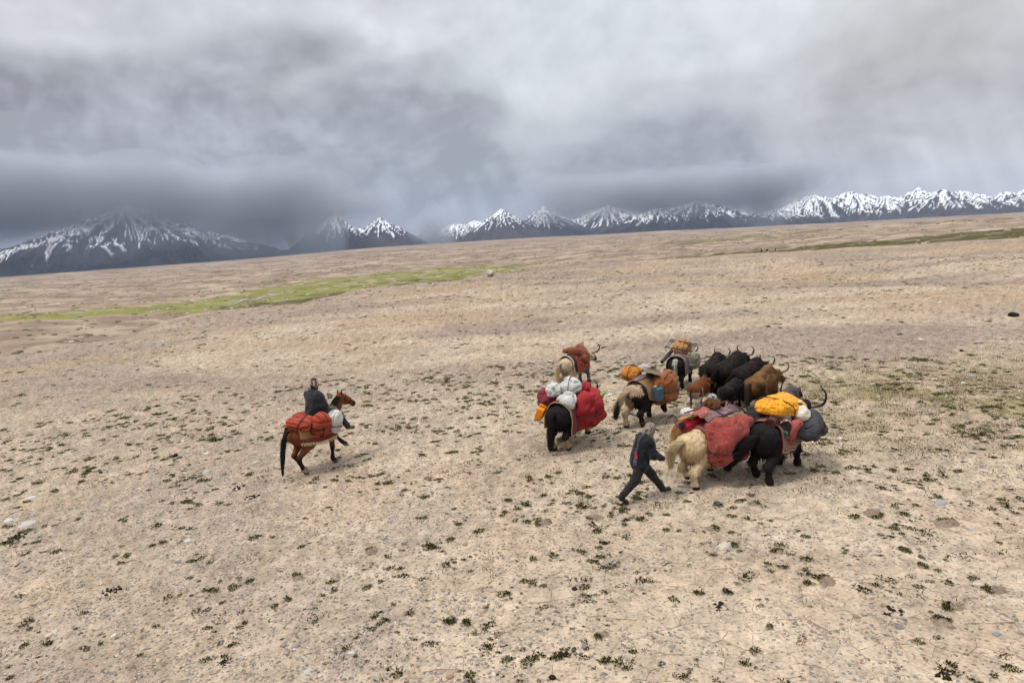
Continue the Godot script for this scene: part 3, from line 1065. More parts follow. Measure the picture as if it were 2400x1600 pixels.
# ---------------------------------------------------------------- materials and computed textures
func seamless(type: int, freq: float, size: int, seed_: int, oct := 1, ret := -1, jitter := 1.0) -> PackedByteArray:
	var n := FastNoiseLite.new()
	n.noise_type = type
	n.frequency = freq
	n.seed = seed_
	if oct > 1: n.fractal_octaves = oct
	else: n.fractal_type = FastNoiseLite.FRACTAL_NONE
	if ret >= 0:
		n.cellular_return_type = ret
		n.cellular_jitter = jitter
	var im := n.get_seamless_image(size, size, false, false, 0.1, true)
	im.convert(Image.FORMAT_L8)
	return im.get_data()

func make_materials() -> void:
	var S := 1024
	var cell := seamless(FastNoiseLite.TYPE_CELLULAR, 0.055, S, 4, 1, FastNoiseLite.RETURN_CELL_VALUE)
	var dist := seamless(FastNoiseLite.TYPE_CELLULAR, 0.055, S, 4, 1, FastNoiseLite.RETURN_DISTANCE2_SUB)
	var grain := seamless(FastNoiseLite.TYPE_SIMPLEX, 0.03, S, 8, 5)
	var broad := seamless(FastNoiseLite.TYPE_SIMPLEX, 0.006, S, 12, 4)
	var alb := PackedByteArray()
	alb.resize(S * S * 3)
	var hgt := PackedByteArray()
	hgt.resize(S * S)
	for i in S * S:
		var g := grain[i] / 255.0
		var b := broad[i] / 255.0
		var v := 0.93 + (g - 0.5) * 0.22 + (b - 0.5) * 0.16
		var cv := cell[i]
		var d := dist[i] / 255.0
		var h := g * 0.35 + b * 0.25
		var cr := v; var cg := v; var cb := v
		if cv > 150 + b * 90.0 and d > 0.12:      # gravel grains
			var tone := fmod(cv * 7.13, 1.0)
			var hue := fmod(cv * 3.77, 1.0)
			var t := lerpf(0.60, 1.0, tone)
			cr = t * lerpf(0.93, 1.03, hue); cg = t; cb = t * lerpf(1.1, 0.96, hue)
			h += 0.12 + 0.28 * minf(1.0, (d - 0.12) * 4.0)
		alb[i * 3] = clampi(int(cr * 255.0), 0, 255)
		alb[i * 3 + 1] = clampi(int(cg * 255.0), 0, 255)
		alb[i * 3 + 2] = clampi(int(cb * 255.0), 0, 255)
		hgt[i] = clampi(int(h * 255.0), 0, 255)
	var at := ImageTexture.create_from_image(Image.create_from_data(S, S, false, Image.FORMAT_RGB8, alb))
	var ht := ImageTexture.create_from_image(Image.create_from_data(S, S, false, Image.FORMAT_L8, hgt))
	var g := StandardMaterial3D.new()
	g.vertex_color_use_as_albedo = true
	g.albedo_texture = at
	g.uv1_triplanar = true
	g.uv1_world_triplanar = true
	g.uv1_scale = Vector3.ONE / 2.3
	g.roughness = 1.0
	g.metallic_specular = 0.15
	g.heightmap_enabled = true
	g.heightmap_texture = ht
	g.heightmap_scale = 3.0
	g.resource_name = "ground"
	M.ground = g
	var c: StandardMaterial3D = g.duplicate()
	c.heightmap_scale = 1.0
	M.clay = c
	var rk := StandardMaterial3D.new()
	rk.vertex_color_use_as_albedo = true
	rk.roughness = 0.95
	rk.metallic_specular = 0.1
	M.rock = rk
	M.stone = mat(WHITE, 0.9, at, 1.6)
	M.grass = mat(WHITE, 0.9)
	M.grass.backlight_enabled = true
	M.grass.backlight = Color(0.3, 0.3, 0.2)
	M.hide = mat(WHITE, 0.9)
	M.hair = mat(WHITE, 0.75)
	M.horn = mat(WHITE, 0.45)
	M.skin = mat(WHITE, 0.6)
	M.rope = mat(Color(0.03, 0.028, 0.028), 0.9)
	M.dung = mat(WHITE, 0.9)
# woven patterns, each computed thread by thread
func weave(size: int, f: Callable) -> Texture2D:
	var im := Image.create(size, size, false, Image.FORMAT_RGB8)
	for y in size:
		for x in size:
			var c: Color = f.call((x + 0.5) / size, (y + 0.5) / size)
			var th := 0.94 + 0.06 * float((x + y) % 2) + rough_noise.get_noise_2d(x * 0.06, y * 0.06) * 0.16
			im.set_pixel(x, y, (c * th).clamp().linear_to_srgb())
	return ImageTexture.create_from_image(im)

func make_textures() -> void:
	var red := Color(0.26, 0.022, 0.026)
	var blue := Color(0.035, 0.04, 0.075)
	var tan := Color(0.30, 0.21, 0.12)
	# carpet with rows of small medallions and a striped border on two sides (v is across the back)
	M.t_carpet = weave(128, func(u: float, v: float) -> Color:
		var e := minf(minf(v, 1.0 - v) * 2.2, minf(u, 1.0 - u))
		if e < 0.025: return red * 0.8
		if e < 0.05: return tan * 0.8
		if e < 0.11: return red if sin(u * 150.0) * sin(v * 190.0) > -0.1 else blue
		if e < 0.125: return tan
		var a := sin(u * 44.0) * sin(v * 82.0)
		var b := sin(u * 88.0 + 1.0) * sin(v * 164.0)
		if a > 0.55: return blue
		if a > 0.42: return tan
		return red * 0.85 if b < 0.35 else Color(0.24, 0.10, 0.05))
	M.t_maroon = weave(128, func(u: float, v: float) -> Color:
		var a := sin(u * 60.0) * sin(v * 90.0)
		var c := Color(0.125, 0.022, 0.026)
		if minf(u, 1.0 - u) < 0.035 or minf(v, 1.0 - v) < 0.02: return Color(0.28, 0.19, 0.09)
		return c * (1.45 if a > 0.5 else 0.95))
	# faded salmon-red cloth with a dark scrawling print, triplanar: repeats every tile
	M.t_salmon = weave(192, func(u: float, v: float) -> Color:
		var c := Color(0.275, 0.048, 0.041)
		var n := seam(u, v, 10.0, 3)
		var m := seam(u, v, 24.0, 8)
		if absf(n) < 0.085 and m > -0.1: return Color(0.095, 0.03, 0.032)
		if n < -0.30: return Color(0.33, 0.085, 0.06)
		return c * (1.0 + m * 0.2))
	M.t_sacking = weave(192, func(u: float, v: float) -> Color:
		var c := Color(0.23, 0.085, 0.026)
		var d := Vector2(u - 0.62, v - 0.5).length()
		if absf(d - 0.22) < 0.025 or (d < 0.18 and seam(u, v, 16.0, 2) > 0.08): return Color(0.24, 0.025, 0.018)
		if u < 0.3 and fmod(v * 6.0, 1.0) < 0.55 and seam(u, v, 26.0, 5) > 0.02: return Color(0.15, 0.035, 0.015)
		return c * (1.0 + seam(u, v, 8.0, 6) * 0.35))
	M.t_stripe = weave(128, func(u: float, v: float) -> Color:
		var t := fmod(v * 3.0, 1.0)
		var c := Color(0.26, 0.024, 0.018)
		if t > 0.12 and t < 0.2: c = Color(0.46, 0.13, 0.02)
		if t > 0.26 and t < 0.31: c = Color(0.04, 0.025, 0.025)
		if t > 0.36 and t < 0.48: c = Color(0.38, 0.06, 0.018)
		if t > 0.56 and t < 0.6: c = Color(0.46, 0.16, 0.03)
		if t > 0.74 and t < 0.86: c = Color(0.10, 0.01, 0.014)
		return c)
	M.t_blanket = weave(128, func(u: float, v: float) -> Color:
		var t := fmod(v * 4.0, 1.0)
		var c := Color(0.20, 0.04, 0.022)
		if t > 0.1 and t < 0.24: c = Color(0.035, 0.025, 0.025)
		if t > 0.34 and t < 0.44: c = Color(0.30, 0.20, 0.12)
		if t > 0.6 and t < 0.78: c = Color(0.27, 0.085, 0.03)
		return c)
	M.t_plaid = weave(128, func(u: float, v: float) -> Color:
		# u runs from front to rear: red field, then a black and a pale band at the rear hem
		if u > 0.93: return Color(0.36, 0.30, 0.22)
		if u > 0.74: return Color(0.018, 0.016, 0.018)
		var k := sin(u * 24.0) * sin(v * 60.0)
		return Color(0.19, 0.028, 0.018) if k < 0.3 else Color(0.24, 0.075, 0.022))
	M.t_quilt = weave(192, func(u: float, v: float) -> Color:
		var c := Color(0.68, 0.31, 0.012)
		var n := seam(u, v, 15.0, 4)
		if n > 0.12 and n < 0.26: return Color(0.22, 0.05, 0.01)
		return c * (1.0 + seam(u, v, 7.0, 7) * 0.2))
	M.t_star = weave(128, func(u: float, v: float) -> Color:
		var c := Color(0.36, 0.008, 0.018)
		var p := Vector2(fmod(u * 3.0, 1.0) - 0.5, fmod(v * 3.0 + 0.5 * floor(u * 3.0), 1.0) - 0.5)
		var d := p.length() * (1.0 + 0.22 * cos(p.angle() * 8.0))
		if absf(d - 0.27) < 0.06: return Color(0.66, 0.62, 0.58)
		if u < 0.06 or u > 0.94: return Color(0.02, 0.015, 0.02)
		return c)
	M.t_letter = weave(128, func(u: float, v: float) -> Color:
		var c := Color(0.42, 0.008, 0.014)
		if u < 0.1: return Color(0.06, 0.02, 0.04)
		if u < 0.14: return Color(0.03, 0.03, 0.05)
		var g := Color(0.42, 0.62, 0.02)
		# three block characters in green and a blue flourish
		var w := fmod(v * 2.0, 1.0)
		var q := Vector2((u - 0.3) / 0.5, w)
		if q.x > 0.0 and q.x < 0.34 and w > 0.25 and w < 0.7 and (q.x < 0.09 or q.x > 0.25 or w < 0.33 or w > 0.62): return g
		if q.x > 0.45 and q.x < 0.58 and w > 0.2 and w < 0.75: return g
		if q.x > 0.58 and q.x < 0.85 and w > 0.2 and w < 0.32: return g
		if u > 0.84 and w > 0.35 and w < 0.55: return Color(0.03, 0.1, 0.35)
		return c)
	M.t_saddle = weave(128, func(u: float, v: float) -> Color:
		var e := minf(v, 1.0 - v)
		if e < 0.02: return Color(0.46, 0.36, 0.20)
		if e < 0.10: return Color(0.20, 0.028, 0.02) if fmod(u * 18.0, 1.0) < 0.6 else Color(0.05, 0.02, 0.02)
		return Color(0.26, 0.13, 0.045) * (1.0 + seam(u, v, 6.0, 2) * 0.3))
	M.t_plastic = weave(128, func(u: float, v: float) -> Color:
		var c := Color(0.47, 0.47, 0.46) * (1.0 + seam(u, v, 7.0, 9) * 0.35)
		if absf(fmod(u * 3.0 + v * 0.4, 1.0) - 0.5) < 0.02: return Color(0.42, 0.50, 0.40)
		if absf(fmod(u * 3.0 + v * 0.4, 1.0) - 0.62) < 0.012: return Color(0.55, 0.33, 0.33)
		return c)
	M.t_wood = weave(128, func(u: float, v: float) -> Color:
		var g := sin(u * 40.0 + seam(u, v, 3.0, 4) * 9.0)
		return Color(0.30, 0.155, 0.06) * (1.0 + g * 0.18))
	M.t_felt = weave(128, func(u: float, v: float) -> Color: return Color(0.155, 0.11, 0.105) * (1.0 + seam(u, v, 5.0, 1) * 0.6 + seam(u, v, 19.0, 4) * 0.4))
	M.cloth = mat(WHITE, 0.92)
	M.cloth.rim_enabled = true
	M.cloth.rim = 0.25

func seam(u: float, v: float, s: float, k: int) -> float:
	# noise that repeats over the unit square
	var a := u * TAU
	var b := v * TAU
	var r := s / TAU
	return noise.get_noise_3d(cos(a) * r + k * 17.0, sin(a) * r + cos(b) * r, sin(b) * r + k * 5.0)

func fabric(tex: Texture2D, scale := 0.0, rough := 0.92, tint := WHITE) -> StandardMaterial3D:
	var m := mat(tint, rough, tex, scale, scale > 0.0)
	m.rim_enabled = true
	m.rim = 0.2
	return m
# ---------------------------------------------------------------- animals (front along -Z, feet on y = 0)
func facing(x: float, z: float, heading: float) -> Transform3D:
	return Transform3D(Basis(Vector3.UP, -deg_to_rad(heading)), Vector3(x, ground_h(x, z), z))

# leg poses: [forward offset of the hoof, lift of the hoof]; order hind left, hind right, fore left, fore right
func yak_bones(pose: Array, head_y: float, head_turn: float) -> Array:
	var b := []
	b.append([Vector3(0, 0.93, 0.60), Vector3(0, 0.92, 0.10), 0.30, 0.35, 0.86])
	b.append([Vector3(0, 0.92, 0.10), Vector3(0, 0.96, -0.48), 0.35, 0.34, 0.82])
	b.append([Vector3(0, 1.10, 0.35), Vector3(0, 1.20, -0.45), 0.12, 0.20, 0.8])
	b.append([Vector3(0, 0.70, 0.25), Vector3(0, 0.70, -0.45), 0.24, 0.26, 0.9])
	b.append([Vector3(0.16, 1.0, 0.60), Vector3(-0.16, 1.0, 0.60), 0.17, 0.17])
	# neck and head
	var hd := Vector3(head_turn * 0.22, head_y, -1.02)
	b.append([Vector3(0, 1.05, -0.50), hd, 0.28, 0.17, 0.8])
	b.append([Vector3(0, 0.88, -0.62), hd + Vector3(0, -0.08, 0.05), 0.24, 0.13, 0.75])
	var mz := hd + Vector3(head_turn * 0.16, -0.20, -0.30)
	b.append([hd + Vector3(0, 0.03, -0.03), hd.lerp(mz, 0.55), 0.145, 0.11])
	b.append([hd.lerp(mz, 0.5), mz, 0.105, 0.082])
	b.append([mz + Vector3(-0.04, 0, 0), mz + Vector3(0.04, 0.0, 0), 0.07, 0.07])
	for s in 2:
		var x := -0.19 if s == 0 else 0.19
		# hind: hip, stifle, hock (backwards), pastern, hoof
		var f: float = pose[s][0]
		var l: float = pose[s][1]
		var hip := Vector3(x * 0.9, 0.90, 0.55)
		var foot := Vector3(x, 0.05 + l, 0.62 - f)
		var stifle := Vector3(x * 1.08, 0.66 + l * 0.25, 0.38 - f * 0.25)
		var hock := Vector3(x, 0.40 + l * 0.75, 0.74 - f * 0.55 + l * 0.5)
		var past := foot + Vector3(0, 0.09, 0.05 + l * 0.35)
		b.append([hip, stifle, 0.22, 0.155, 0.8])
		b.append([stifle, hock, 0.145, 0.082])
		b.append([hock, past, 0.072, 0.055])
		b.append([past, foot, 0.058, 0.064])
		b.append([foot, foot + Vector3(0, -0.015, -0.05), 0.058, 0.045])
		# fore: shoulder, elbow, knee (a wrist), pastern, hoof
		f = pose[2 + s][0]
		l = pose[2 + s][1]
		var sh := Vector3(x * 0.95, 0.90, -0.50)
		foot = Vector3(x * 0.95, 0.05 + l, -0.52 - f)
		var elbow := Vector3(x * 1.05, 0.66 + l * 0.2, -0.44 - f * 0.25)
		var knee := Vector3(x, 0.38 + l * 0.55, -0.53 - f * 0.62 - l * 0.55)
		past = foot + Vector3(0, 0.09, 0.02 + l * 0.4)
		b.append([sh, elbow, 0.20, 0.125, 0.8])
		b.append([elbow, knee, 0.115, 0.075])
		b.append([knee, past, 0.068, 0.053])
		b.append([past, foot, 0.056, 0.064])
		b.append([foot, foot + Vector3(0, -0.015, -0.05), 0.058, 0.045])
	return b

# paint(p, n) -> colour of the coat; covered(p) -> true where a load hides the coat
func yak(called: String, label: String, at: Transform3D, size: float, pose: Array, paint: Callable, horn_col: Color, opts := {}, group := "") -> Node3D:
	var rng := RandomNumberGenerator.new()
	rng.seed = hash(label)
	var o := thing(called, label, "yak" if not opts.get("calf", false) else "yak calf", at.scaled_local(Vector3.ONE * size), group)
	var head_y: float = opts.get("head_y", 1.02)
	var turn: float = opts.get("turn", 0.0)
	var bones := yak_bones(pose, head_y, turn)
	if opts.has("hump"): bones.append([Vector3(0, 1.22, -0.36), Vector3(0, 1.24, -0.52), opts.hump, opts.hump, 0.8])
	var hoof := func(p: Vector3, n: Vector3) -> Color:
		for k in 4:
			var ft := Vector3(-0.19 if k % 2 == 0 else 0.19, 0.05 + pose[k][1], (0.62 if k < 2 else -0.52) - pose[k][0])
			if (p - ft).length() < 0.11 and p.y < ft.y + 0.035: return Color(0.018, 0.015, 0.013)
		return paint.call(p, n)
	var mb := body_mesh(bones, 0.036, 0.09, hoof, 0.022, 7.0)
	part(o, "body", mb, M.hide)
	var pack_to: float = opts.get("cover", 2.0)      # rear end of the load; 2.0 = bare back
	var long_: float = opts.get("skirt", 1.0)
	var spec := func(p: Vector3, n: Vector3):
		if p.y < 0.33: return null
		if pack_to < 2.0 and p.y > 0.85 and p.z < pack_to and p.z > -0.62: return null
		var low := 1.0 - smoothstep(0.55, 1.0, p.y)
		var legs := 1.0 - smoothstep(0.38, 0.58, p.y)
		var l := lerpf(0.085, 0.24 * long_, low) * (1.0 - 0.7 * legs)
		if p.z < -0.85: l = 0.06 + 0.1 * smoothstep(-1.05, -0.85, p.z)
		if p.z > 0.35 and p.y > 0.5: l = clampf(l, 0.08, 0.12)
		if p.y > 1.15: l = 0.10
		var d := Vector3(0, -1.0, 0.35)
		d -= n * minf(0.0, d.dot(n))
		d = d.normalized() + n * (0.28 if p.y > 0.9 else 0.16)
		return [l, d.normalized(), paint.call(p, n)]
	var ct := part(o, "coat", hair(mb, int(opts.get("hairs", 8500)), 0.013, spec, rng), M.hair)
	ct.set_meta("kind", "stuff")
	# horns: out, forward and up
	var hd := Vector3(turn * 0.22, head_y + 0.11, -1.03)
	if not opts.get("calf", false):
		for s in [-1.0, 1.0]:
			var k: float = opts.get("horn", 1.0)
			var pts := curve_pts([hd + Vector3(s * 0.09, 0, 0), hd + Vector3(s * 0.24, 0.02, -0.05) , hd + Vector3(s * 0.36 * k, 0.10, -0.10), hd + Vector3(s * 0.40 * k, 0.26 * k, -0.10), hd + Vector3(s * 0.32 * k, 0.42 * k, -0.02)], 14)
			var rad := []
			for i in pts.size(): rad.append(lerpf(0.046, 0.008, pow(float(i) / (pts.size() - 1), 1.3)))
			var h := tube(pts, rad, 9)
			for i in h.v.size():
				var t := clampf(h.uv[i].y / 14.0, 0, 1)
				h.c[i] = Color(0.22, 0.19, 0.15).lerp(horn_col, smoothstep(0.1, 0.45, t)); h.c[i].a = 1.0
			part(o, "horn", h, M.horn)
	for s in [-1.0, 1.0]:
		var base := hd + Vector3(s * 0.11, -0.09, 0.03)
		var ec: Color = paint.call(Vector3(0, 1.0, -0.95), Vector3.UP)
		part(o, "ear", tube([base, base + Vector3(s * 0.08, 0.0, 0.03), base + Vector3(s * 0.17, -0.05, 0.05)], [0.03, 0.05, 0.008], 7, ec, 0.45), M.hide)
	# tail
	var tail: Array = opts.get("tail", [Vector3(0, 1.08, 0.86), Vector3(0.02, 0.95, 1.0), Vector3(0.03, 0.6, 1.02), Vector3(0.02, 0.22, 0.98)])
	var tcol: Callable = opts.get("tail_paint", func(_t, _a): return paint.call(Vector3(0, 1.0, 0.9), Vector3.BACK))
	var tw: Array = opts.get("tail_wide", [0.05, 0.08, 0.15, 0.13, 0.05])
	part(o, "tail", brush(tail, tw, int(opts.get("tail_hairs", 700) * 1.8), 0.30, 0.011, tcol, rng), M.hair)
	# coarse forelock and hump hair
	return o

const STAND := [[0.0, 0.0], [0.0, 0.0], [0.0, 0.0], [0.0, 0.0]]

# ---------------------------------------------------------------- horse
func horse_bones() -> Array:
	var b := []
	b.append([Vector3(0, 0.98, 0.50), Vector3(0, 0.97, 0.0), 0.27, 0.28, 0.86])
	b.append([Vector3(0, 0.97, 0.0), Vector3(0, 1.0, -0.48), 0.28, 0.27, 0.82])
	b.append([Vector3(0, 1.12, 0.50), Vector3(0, 1.12, 0.15), 0.17, 0.14, 0.9])
	b.append([Vector3(0, 1.12, -0.20), Vector3(0, 1.15, -0.46), 0.13, 0.14, 0.7])
	b.append([Vector3(0, 1.08, -0.52), Vector3(0, 1.38, -0.80), 0.22, 0.145, 0.66])
	b.append([Vector3(0, 1.38, -0.80), Vector3(0, 1.60, -0.95), 0.145, 0.10, 0.66])
	var poll := Vector3(0, 1.60, -0.98)
	var nose := Vector3(0, 1.33, -1.42)
	b.append([poll, poll.lerp(nose, 0.45), 0.105, 0.098, 0.75])
	b.append([poll.lerp(nose, 0.12) + Vector3(0, -0.08, 0.02), poll.lerp(nose, 0.5) + Vector3(0, -0.04, 0), 0.085, 0.07, 0.7])
	b.append([poll.lerp(nose, 0.45), nose, 0.085, 0.062, 0.8])
	b.append([nose + Vector3(0, -0.02, 0.02), nose + Vector3(0, -0.05, 0.03), 0.05, 0.045])
	# [hip/shoulder, stifle/elbow, hock/knee, fetlock, hoof] for each leg: a canter, hind legs gathered, right fore planted, left fore reaching
	var legs := [
		[[-0.14, 1.0, 0.52], [-0.16, 0.76, 0.34], [-0.13, 0.48, 0.62], [-0.13, 0.16, 0.42], [-0.13, 0.045, 0.34]],
		[[0.14, 1.0, 0.52], [0.16, 0.74, 0.30], [0.14, 0.47, 0.70], [0.14, 0.14, 0.60], [0.14, 0.045, 0.52]],
		[[-0.14, 0.98, -0.45], [-0.15, 0.76, -0.42], [-0.14, 0.60, -0.78], [-0.14, 0.36, -1.00], [-0.14, 0.28, -1.10]],
		[[0.14, 0.98, -0.45], [0.15, 0.74, -0.38], [0.14, 0.45, -0.40], [0.14, 0.14, -0.36], [0.14, 0.045, -0.44]]]
	for k in 4:
		var p := []
		for q in legs[k]: p.append(Vector3(q[0], q[1], q[2]))
		var hind := k < 2
		b.append([p[0], p[1], 0.22 if hind else 0.17, 0.135 if hind else 0.10, 0.7])
		b.append([p[1], p[2], 0.125 if hind else 0.09, 0.058 if hind else 0.055])
		b.append([p[2], p[2].lerp(p[3], 0.75), 0.055, 0.036])
		b.append([p[2].lerp(p[3], 0.75), p[3], 0.037, 0.046])
		b.append([p[3], p[4], 0.042, 0.05])
		b.append([p[4], p[4] + Vector3(0, -0.01, -0.035), 0.05, 0.042])
	return b

func build_horse(at: Transform3D) -> Node3D:
	var rng := RandomNumberGenerator.new()
	rng.seed = 404
	var o := thing("horse", "bay horse cantering under a rider, black tail and white hind fetlock", "horse", at)
	var bay := Color(0.15, 0.046, 0.017)
	var dark := Color(0.016, 0.011, 0.009)
	var feet := [Vector3(-0.13, 0.045, 0.34), Vector3(0.14, 0.045, 0.52), Vector3(-0.14, 0.28, -1.10), Vector3(0.14, 0.045, -0.44)]
	var paint := func(p: Vector3, n: Vector3) -> Color:
		var c := bay * (0.92 + noise.get_noise_3dv(p * 3.0) * 0.25 + rough_noise.get_noise_3dv(p * 14.0) * 0.2)
		var low := 1.0 - smoothstep(0.40, 0.62, p.y - (0.22 if p.z < -0.6 and p.x < 0.0 else 0.0))
		if p.y < 0.85: c = c.lerp(dark, low)
		if p.z < -1.28: c = c.lerp(dark, smoothstep(-1.28, -1.40, p.z) * 0.85)
		if (p - feet[1]).length() < 0.17 or (p - feet[0]).length() < 0.15: c = Color(0.30, 0.22, 0.16)
		for f in feet:
			if (p - f).length() < 0.085 and p.y < f.y + 0.03: c = Color(0.10, 0.085, 0.075)
		c.a = 1.0
		return c
	part(o, "body", body_mesh(horse_bones(), 0.026, 0.06, paint, 0.004, 9.0), M.hide)
	for s in [-1.0, 1.0]:
		var e := Vector3(s * 0.055, 1.66, -0.96)
		part(o, "ear", tube([e, e + Vector3(s * 0.015, 0.06, -0.01), e + Vector3(s * 0.01, 0.14, -0.03)], [0.03, 0.034, 0.004], 7, bay * 0.8, 0.6), M.hide)
		part(o, "eye", bundle(Vector3(0.02, 0.018, 0.02), 1.0, 0.0, 1, Color(0.01, 0.008, 0.006), 10, 6), M.horn).position = Vector3(s * 0.072, 1.52, -1.10)
	var black := func(_t, _a): return Color(0.014, 0.012, 0.012)
	part(o, "tail", brush([Vector3(0, 1.16, 0.74), Vector3(0.0, 1.08, 0.92), Vector3(-0.02, 0.7, 1.02), Vector3(-0.03, 0.28, 1.08)], [0.045, 0.07, 0.10, 0.09, 0.04], 700, 0.36, 0.016, black, rng), M.hair)
	var mane := MB.new()
	for i in 420:
		var t := rng.randf()
		var p := Vector3(0, 1.24, -0.50).lerp(Vector3(0, 1.68, -0.90), t) + Vector3(rng.randf_range(-0.02, 0.02), sin(t * PI) * 0.05, 0)
		var sd := -1.0 if rng.randf() < 0.35 else 1.0
		strand(mane, p, Vector3(sd * 0.75, -0.7, 0.25 + rng.randf_range(-0.2, 0.2)).normalized(), Vector3(sd, 0.5, 0).normalized(), rng.randf_range(0.12, 0.22), 0.02, Color(0.014, 0.011, 0.01) * rng.randf_range(0.7, 1.6))
	for i in 60:
		strand(mane, Vector3(rng.randf_range(-0.03, 0.03), 1.70, -0.98), Vector3(rng.randf_range(-0.3, 0.3), -0.6, -0.75).normalized(), Vector3(0, 0.7, -0.7), rng.randf_range(0.10, 0.2), 0.02, Color(0.014, 0.011, 0.01))
	part(o, "mane", mane, M.hair)
	return o
# ---------------------------------------------------------------- people
# palm and five unequal, bent fingers; d = direction of the forearm, n = back of the hand, s = side of the thumb
func hand_bones(w: Vector3, d: Vector3, n: Vector3, s: Vector3, curl: float) -> Array:
	var b := []
	b.append([w, w + d * 0.045, 0.026, 0.026])
	for k in 4:
		var off := s * (0.030 - 0.020 * k)
		var root := w + d * 0.085 + off
		b.append([w + d * 0.03 + off * 0.7, root, 0.017, 0.0125])
		var ln: float = [0.036, 0.041, 0.038, 0.030][k]
		var p := root
		var dir := d
		for j in 3:
			dir = (dir * cos(curl) - n * sin(curl) * signf(1.0)).normalized() if j >= 0 else dir
			dir = (dir - n * curl * 0.35).normalized()
			var q: Vector3 = p + dir * ln * [1.0, 0.7, 0.55][j]
			b.append([p, q, 0.0105 - 0.001 * j, 0.0098 - 0.001 * j])
			p = q
	var t0 := w + d * 0.03 + s * 0.026
	var t1 := t0 + (d * 0.6 + s * 0.75 - n * 0.2).normalized() * 0.036
	b.append([t0, t1, 0.014, 0.012])
	b.append([t1, t1 + (d * 0.9 + s * 0.1 - n * 0.4).normalized() * 0.032, 0.0115, 0.009])
	return b

func head_bones(c: Vector3, f: Vector3, u: Vector3) -> Array:
	# c centre of the skull, f where the face looks, u towards the crown
	var r := f.cross(u).normalized()
	var b := []
	b.append([c + u * 0.035 - f * 0.02, c + u * 0.03 + f * 0.015, 0.088, 0.084])
	b.append([c + f * 0.03 - u * 0.01, c + f * 0.045 - u * 0.075, 0.068, 0.045])
	b.append([c + f * 0.055 - u * 0.095, c + f * 0.06 - u * 0.1, 0.032, 0.03])
	b.append([c + f * 0.088 + u * 0.012, c + f * 0.108 - u * 0.03, 0.010, 0.015])
	b.append([c + f * 0.078 + u * 0.03 + r * 0.03, c + f * 0.078 + u * 0.03 - r * 0.03, 0.014, 0.014])
	b.append([c + f * 0.078 - u * 0.062 + r * 0.018, c + f * 0.078 - u * 0.062 - r * 0.018, 0.012, 0.012])
	for s in [-1.0, 1.0]:
		b.append([c + r * s * 0.082 + u * 0.02, c + r * s * 0.086 - u * 0.03, 0.018, 0.011])
		b.append([c + f * 0.055 - u * 0.02 + r * s * 0.042, c + f * 0.04 - u * 0.03 + r * s * 0.05, 0.024, 0.022])
	return b

